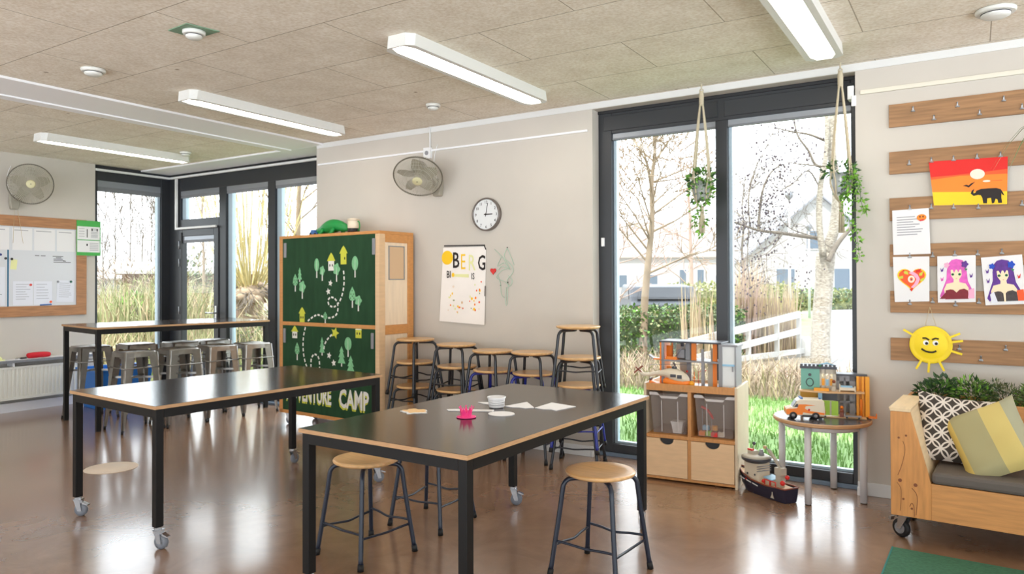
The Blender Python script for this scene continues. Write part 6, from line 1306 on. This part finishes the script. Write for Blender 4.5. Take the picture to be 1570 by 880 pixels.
for i in range(70): a = rw.uniform(0, 6.28); o = Vector((cos(a), sin(a), rw.uniform(-.8, .3))); s = hd+Vector((.3*cos(a), .3*sin(a), rw.uniform(-.1, .1))); grow(b, s, o.normalized(), .5, .009, 1, rw, .6, -.1, 2, 2, None, .005)
b.build('twig', t, fix=False)
# shrubs and hedges
def shrub(label, px, D, w, h, mats, n, ls, seedv, cz=None, name='shrub', depth=None, fl=.35, group=None, cat='shrub'):
    p = at(px, 480, D); p.z = GZ-.02; t = thing(name, label, cat, p, 0, group); b = MB(mats[0]); leaves(b, (0, 0, h*.5), (w/2, (depth or w*.4), h*.5), n, ls, mats, fl, seedv, .25); b.build('foliage', t, fix=False)
    b = MB('bark_grey'); rnd = random.Random(seedv)
    for k in range(9): a = rnd.uniform(0, 6.28); grow(b, Vector((0, 0, 0)), Vector((cos(a)*.7, sin(a)*.4, .8)).normalized(), h*.7, .02, 1, rnd, .5, .2, 3, 2, None, .008)
    b.build('branch', t, fix=False); return t
shrub('pinkish bare hedge far behind the left corner window', 190, 30, 5.5, 2.5, ['shrub_pink', 'shrub_pink', 'bark_light'], 1500, .3, 71, fl=.12)
shrub('olive shrub behind the right half of the left corner window', 250, 26, 3.6, 2.1, ['shrub_olive', 'shrub_pink', 'leaf_pale'], 1000, .26, 72, fl=.18)
shrub('yellow green bush among the reeds outside the left corner window', 205, 15.5, 1.3, 1.35, ['leaf_bright', 'reed_green', 'leaf_green'], 900, .09, 73, fl=.4)
shrub('grassy green clump beside the corner post outside', 248, 14.5, 1.3, 1.0, ['reed_green', 'leaf_pale', 'leaf_sage'], 800, .22, 74, fl=.1)
shrub('pale shrub outside the glazed garden door', 305, 16, 1.6, 1.3, ['shrub_pink', 'leaf_pale', 'reed_straw'], 700, .2, 75, fl=.12)
shrub('low pale green shrub at the foot of the willow', 375, 13.5, 1.0, .75, ['leaf_pale', 'hedge_leaf', 'reed_green'], 500, .08, 76, fl=.5)
shrub('pale straw shrub right of the willow trunk', 440, 14, 1.8, 1.2, ['shrub_pink', 'reed_straw', 'leaf_pale'], 900, .2, 77, fl=.12)
shrub('green evergreen tree crown behind the garden door', 293, 30, 2.2, 3.0, ['hedge_leaf', 'leaf_sage', 'leaf_pale'], 700, .2, 78, fl=.4)
def hedge(label, pa, pb, D0, D1, h, w, mats, n, ls, seedv):
    a, c = at(pa, 500, D0), at(pb, 500, D1); a.z = c.z = GZ; d = c-a; L = d.length; t = thing('hedge', label, 'hedge', a, math.atan2(d.y, d.x)); rnd = random.Random(seedv); b = MB(mats[0])
    b.box((0, -w*.36, -.02), (L, w*.36, h*.86)); 
    for i in range(n):
        f = rnd.random(); p = Vector((rnd.uniform(0, L), -w/2*rnd.uniform(.75, 1.05), rnd.uniform(0, h))) if f < .6 else Vector((rnd.uniform(0, L), rnd.uniform(-w/2, w/2), h*rnd.uniform(.88, 1.06)))
        a_ = Vector((rnd.gauss(0, 1), rnd.gauss(-.6, .7), rnd.gauss(.2, .8))).normalized(); s = a_.cross(Vector((rnd.gauss(0, 1), rnd.gauss(0, 1), rnd.gauss(0, 1)))).normalized(); l = ls*rnd.uniform(.6, 1.3)
        b.add([p, p+a_*l*.5+s*l*.35, p+a_*l, p+a_*l*.5-s*l*.35], [(0, 1, 2, 3)], rnd.choice(mats))
    b.build('foliage', t, fix=False); return t
hedge('ivy green hedge below the left window pane, in front of the dark car', 925, 1125, 13.6, 14.6, .98, .8, ['hedge_leaf', 'hedge_leaf', 'leaf_pale', 'leaf_green'], 3200, .075, 81)
hedge('yellow green clipped hedge far behind the reeds', 1020, 1215, 27, 29, 1.35, .9, ['hedge_yellow', 'hedge_yellow', 'leaf_pale'], 1500, .14, 82)
hedge('low yellow green hedge in front of the white house', 1208, 1325, 38, 40, 1.0, .8, ['hedge_yellow', 'leaf_pale', 'hedge_leaf'], 900, .18, 83)
# white fence
t = thing('white_fence', 'white post and rail fence beside the brick path', 'fence', (0, 0, 0)); A0, A1 = at(1095, 560, 12.9), at(1226, 540, 14.6)
def fp(s, z): return Vector((A0.x+(A1.x-A0.x)*s, A0.y+(A1.y-A0.y)*s, z))
zt0, zt1 = .42, .80
b = MB('fence_white')
for s0, h_, k in ((0, .13, 0), (0, .12, -.33)): b.beam(fp(-.25, zt0+k*.9-.06), fp(1.0, zt1+k-.06), .04, h_)
b.build('rail', t)
for s in (.02, .36, .70, .98): k = MB('fence_white'); z_ = zt0+(zt1-zt0)*(s+.25)/1.25; p = fp(s, 0); k.box((p.x-.04, p.y+.03, GZ-.05), (p.x+.04, p.y+.11, z_)); k.build('post', t)
k = MB('fence_white'); k.beam(fp(-.25, -.03), fp(1.05, .0), .05, .10); k.build('kerb_board', t)
k = MB('fence_white'); p = fp(1.04, 0); k.prism([(p.x-.05, p.y, GZ), (p.x+.25, p.y+.1, GZ), (p.x+.12, p.y+.1, .28), (p.x-.05, p.y, .3)], (0, .05, 0)); k.build('end_board', t)
# parked car seen from behind
c0 = at(1003, 450, 20); c0.z = GZ-.02; yaw = math.atan2(c0.y, c0.x)
t = thing('parked_car', 'dark parked car behind the ivy hedge', 'car', c0, yaw+.15)
b = MB('car_paint'); sec = [(-2.0, .45), (-2.05, .7), (-2.0, .95), (-1.7, 1.05), (-1.35, 1.4), (.3, 1.46), (1.1, 1.02), (2.0, .86), (2.1, .55), (2.05, .35), (-1.95, .32)]
b.prism([(x, -.84, z) for x, z in sec], (0, 1.68, 0)); b.build('body', t, bevel=.06)
b = MB('car_glass'); b.prism([(-1.70, -.68, 1.08), (-1.70, .68, 1.08), (-1.40, .6, 1.37), (-1.40, -.6, 1.37)], (-.04, 0, .01)); 
for s in (-1, 1): b.prism([(-1.3, s*.845, 1.08), (.85, s*.845, 1.08), (.25, s*.845, 1.38), (-1.15, s*.845, 1.38)], (0, s*.01, 0))
b.build('window', t)
for s in (-1, 1):
    b = MB('tail_red'); b.box((-2.07, s*.62-.12, .78), (-1.98, s*.62+.12, .92)); b.build('tail_light', t)
    for x in (-1.3, 1.3): k = MB('rubber'); k.tube([(x, s*.86, .32), (x, s*.66, .32)], .32, 18); k.disc((x, s*.865, .32), .2, .01, 14, 'alu_grey', (0, s, 0)); k.build('wheel', t)
# houses
def housex(label, px, D, w, d, h, rh, wallm, roofm, wins, yawo=0, gable=False, cat='house'):
    p = at(px, 450, D); p.z = GZ; t = thing('house', label, cat, p, math.atan2(p.y, p.x)-pi/2+yawo)
    b = MB(wallm); b.box((-w/2, 0, 0), (w/2, d, h))
    if gable: b.prism([(-w/2, 0, h), (w/2, 0, h), (0, 0, h+rh)], (0, d, 0))
    else: b.prism([(-w/2, 0, h), (-w/2, d, h), (-w/2, d/2, h+rh)], (w, 0, 0))
    b.build('wall', t); b = MB(roofm); o = .3; th = .14
    if gable:
        for s in (-1, 1): b.prism([(s*(w/2+o), -o, h-o*rh/(w/2)), (0, -o, h+rh), (0, -o, h+rh+th), (s*(w/2+o), -o, h-o*rh/(w/2)+th)], (0, d+2*o, 0))
    else:
        for ya, yb2 in ((-o, d/2), (d+o, d/2)): b.prism([(-w/2-o, ya, h-o*rh/(d/2)), (-w/2-o, yb2, h+rh), (-w/2-o, yb2, h+rh+th), (-w/2-o, ya, h-o*rh/(d/2)+th)], (w+2*o, 0, 0))
    b.build('roof', t)
    for x, z, ww, wh in wins:
        f = MB('fence_white'); f.box((x-ww/2-.08, -.05, z-.08), (x+ww/2+.08, 0, z+wh+.08)); f = f.build('window', t); k = MB('house_glass'); k.box((x-ww/2, -.07, z), (x+ww/2, -.052, z+wh)); k.build('window_glass', f)
    return t
housex('white house with a grey pitched roof at the far right', 1255, 46, 9, 8, 3.0, 4.0, 'house_white', 'roof_grey', [(-2.0, .8, 1.1, 1.5), (1.4, .8, .9, 1.5), (-.2, 3.6, 1.0, 1.1)], .25, True)
housex('white gabled house behind the clipped hedge', 1192, 52, 8, 7, 3.0, 3.0, 'house_white', 'roof_grey', [(-2.4, .9, 1.1, 1.4), (0, .9, 1.1, 1.4), (2.4, .9, 1.1, 1.4)], -.2)
housex('pale house far behind the left window pane', 1020, 84, 22, 8, 4.6, 4.0, 'house_white', 'roof_brown', [(-5, .9, 1.2, 1.4), (-1.5, .9, 1.2, 1.4), (2, .9, .7, 2.0), (4.0, .9, .7, 2.0), (6.2, .9, 1.0, 1.4)], .1)
housex('low pale outbuilding seen through the garden door', 300, 31, 5.4, 4, 1.95, .35, 'house_brick', 'fence_white', [(-.25, .9, .42, .42)], .1, cat='building')
housex('long pale farmhouse on the horizon of the left corner window', 205, 62, 16, 8, 1.9, .9, 'house_white', 'roof_brown', [(-4, .6, 1.2, .7), (0, .6, 1.2, .7), (4, .6, 1.2, .7)], 0)
for px, D, h, lb in ((1211, 24, 4.2, 'thin white lamp post beside the reeds'), (1241, 30, 3.6, 'thin white lamp post just left of the pale-barked tree')):
    p = at(px, 480, D); p.z = GZ; t = thing('lamp_post', lb, 'lamp post', p); b = MB('fence_white'); b.tube([(0, 0, 0), (0, 0, h)], [.055, .04], 8); b.build('pole', t); b = MB('alu_grey'); b.lathe([(.04, h), (.13, h+.1), (.15, h+.25), (.02, h+.32)], (0, 0, 0), 12); b.build('lantern', t)

# ------------------------------------------------------------------ sky and exposure
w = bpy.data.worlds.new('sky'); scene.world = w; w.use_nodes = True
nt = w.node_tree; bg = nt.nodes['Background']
N = nt.nodes.new; L = nt.links.new
tc = N('ShaderNodeTexCoord'); sx = N('ShaderNodeSeparateXYZ'); L(tc.outputs['Generated'], sx.inputs[0])
def M_(op, a, c, clamp=False):
    m = N('ShaderNodeMath'); m.operation = op; m.use_clamp = clamp
    for i, v in enumerate((a, c)):
        if isinstance(v, (int, float)): m.inputs[i].default_value = v
        else: L(v, m.inputs[i])
    return m.outputs[0]
# bright overcast over the gardens, sky dimmed behind the camera, ceiling fill added below the horizon there
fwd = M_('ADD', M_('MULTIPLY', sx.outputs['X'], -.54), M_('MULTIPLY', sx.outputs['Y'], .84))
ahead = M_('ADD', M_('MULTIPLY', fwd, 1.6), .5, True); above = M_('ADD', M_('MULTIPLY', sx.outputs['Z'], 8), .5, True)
SKY_A, SKY_B, GND_A, FILL_B = 5.5, 1.6, .6, 5.4
hi = M_('ADD', M_('MULTIPLY', ahead, SKY_A-SKY_B), SKY_B); lo = M_('ADD', M_('MULTIPLY', ahead, GND_A-FILL_B), FILL_B)
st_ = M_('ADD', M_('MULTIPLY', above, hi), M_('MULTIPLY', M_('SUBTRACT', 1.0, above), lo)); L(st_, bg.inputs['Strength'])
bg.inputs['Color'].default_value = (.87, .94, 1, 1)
sd_ = bpy.data.lights.new('sun', 'SUN'); sd_.energy = 6.0; sd_.angle = radians(4); sd_.color = (1, .95, .88)
so_ = bpy.data.objects.new('sun', sd_); COL.objects.link(so_); so_.rotation_euler = (radians(28), 0, 0)
vs_ = scene.view_settings; vs_.view_transform = 'Standard'; vs_.look = 'None'; vs_.gamma = 1; vs_.exposure = 0.22; vs_.use_curve_mapping = False
for o in list(COL.objects):                                  # one top-level name per kind, no helper left unnamed
    if o.type == 'MESH' and o.name.startswith('t.'): bpy.data.objects.remove(o)
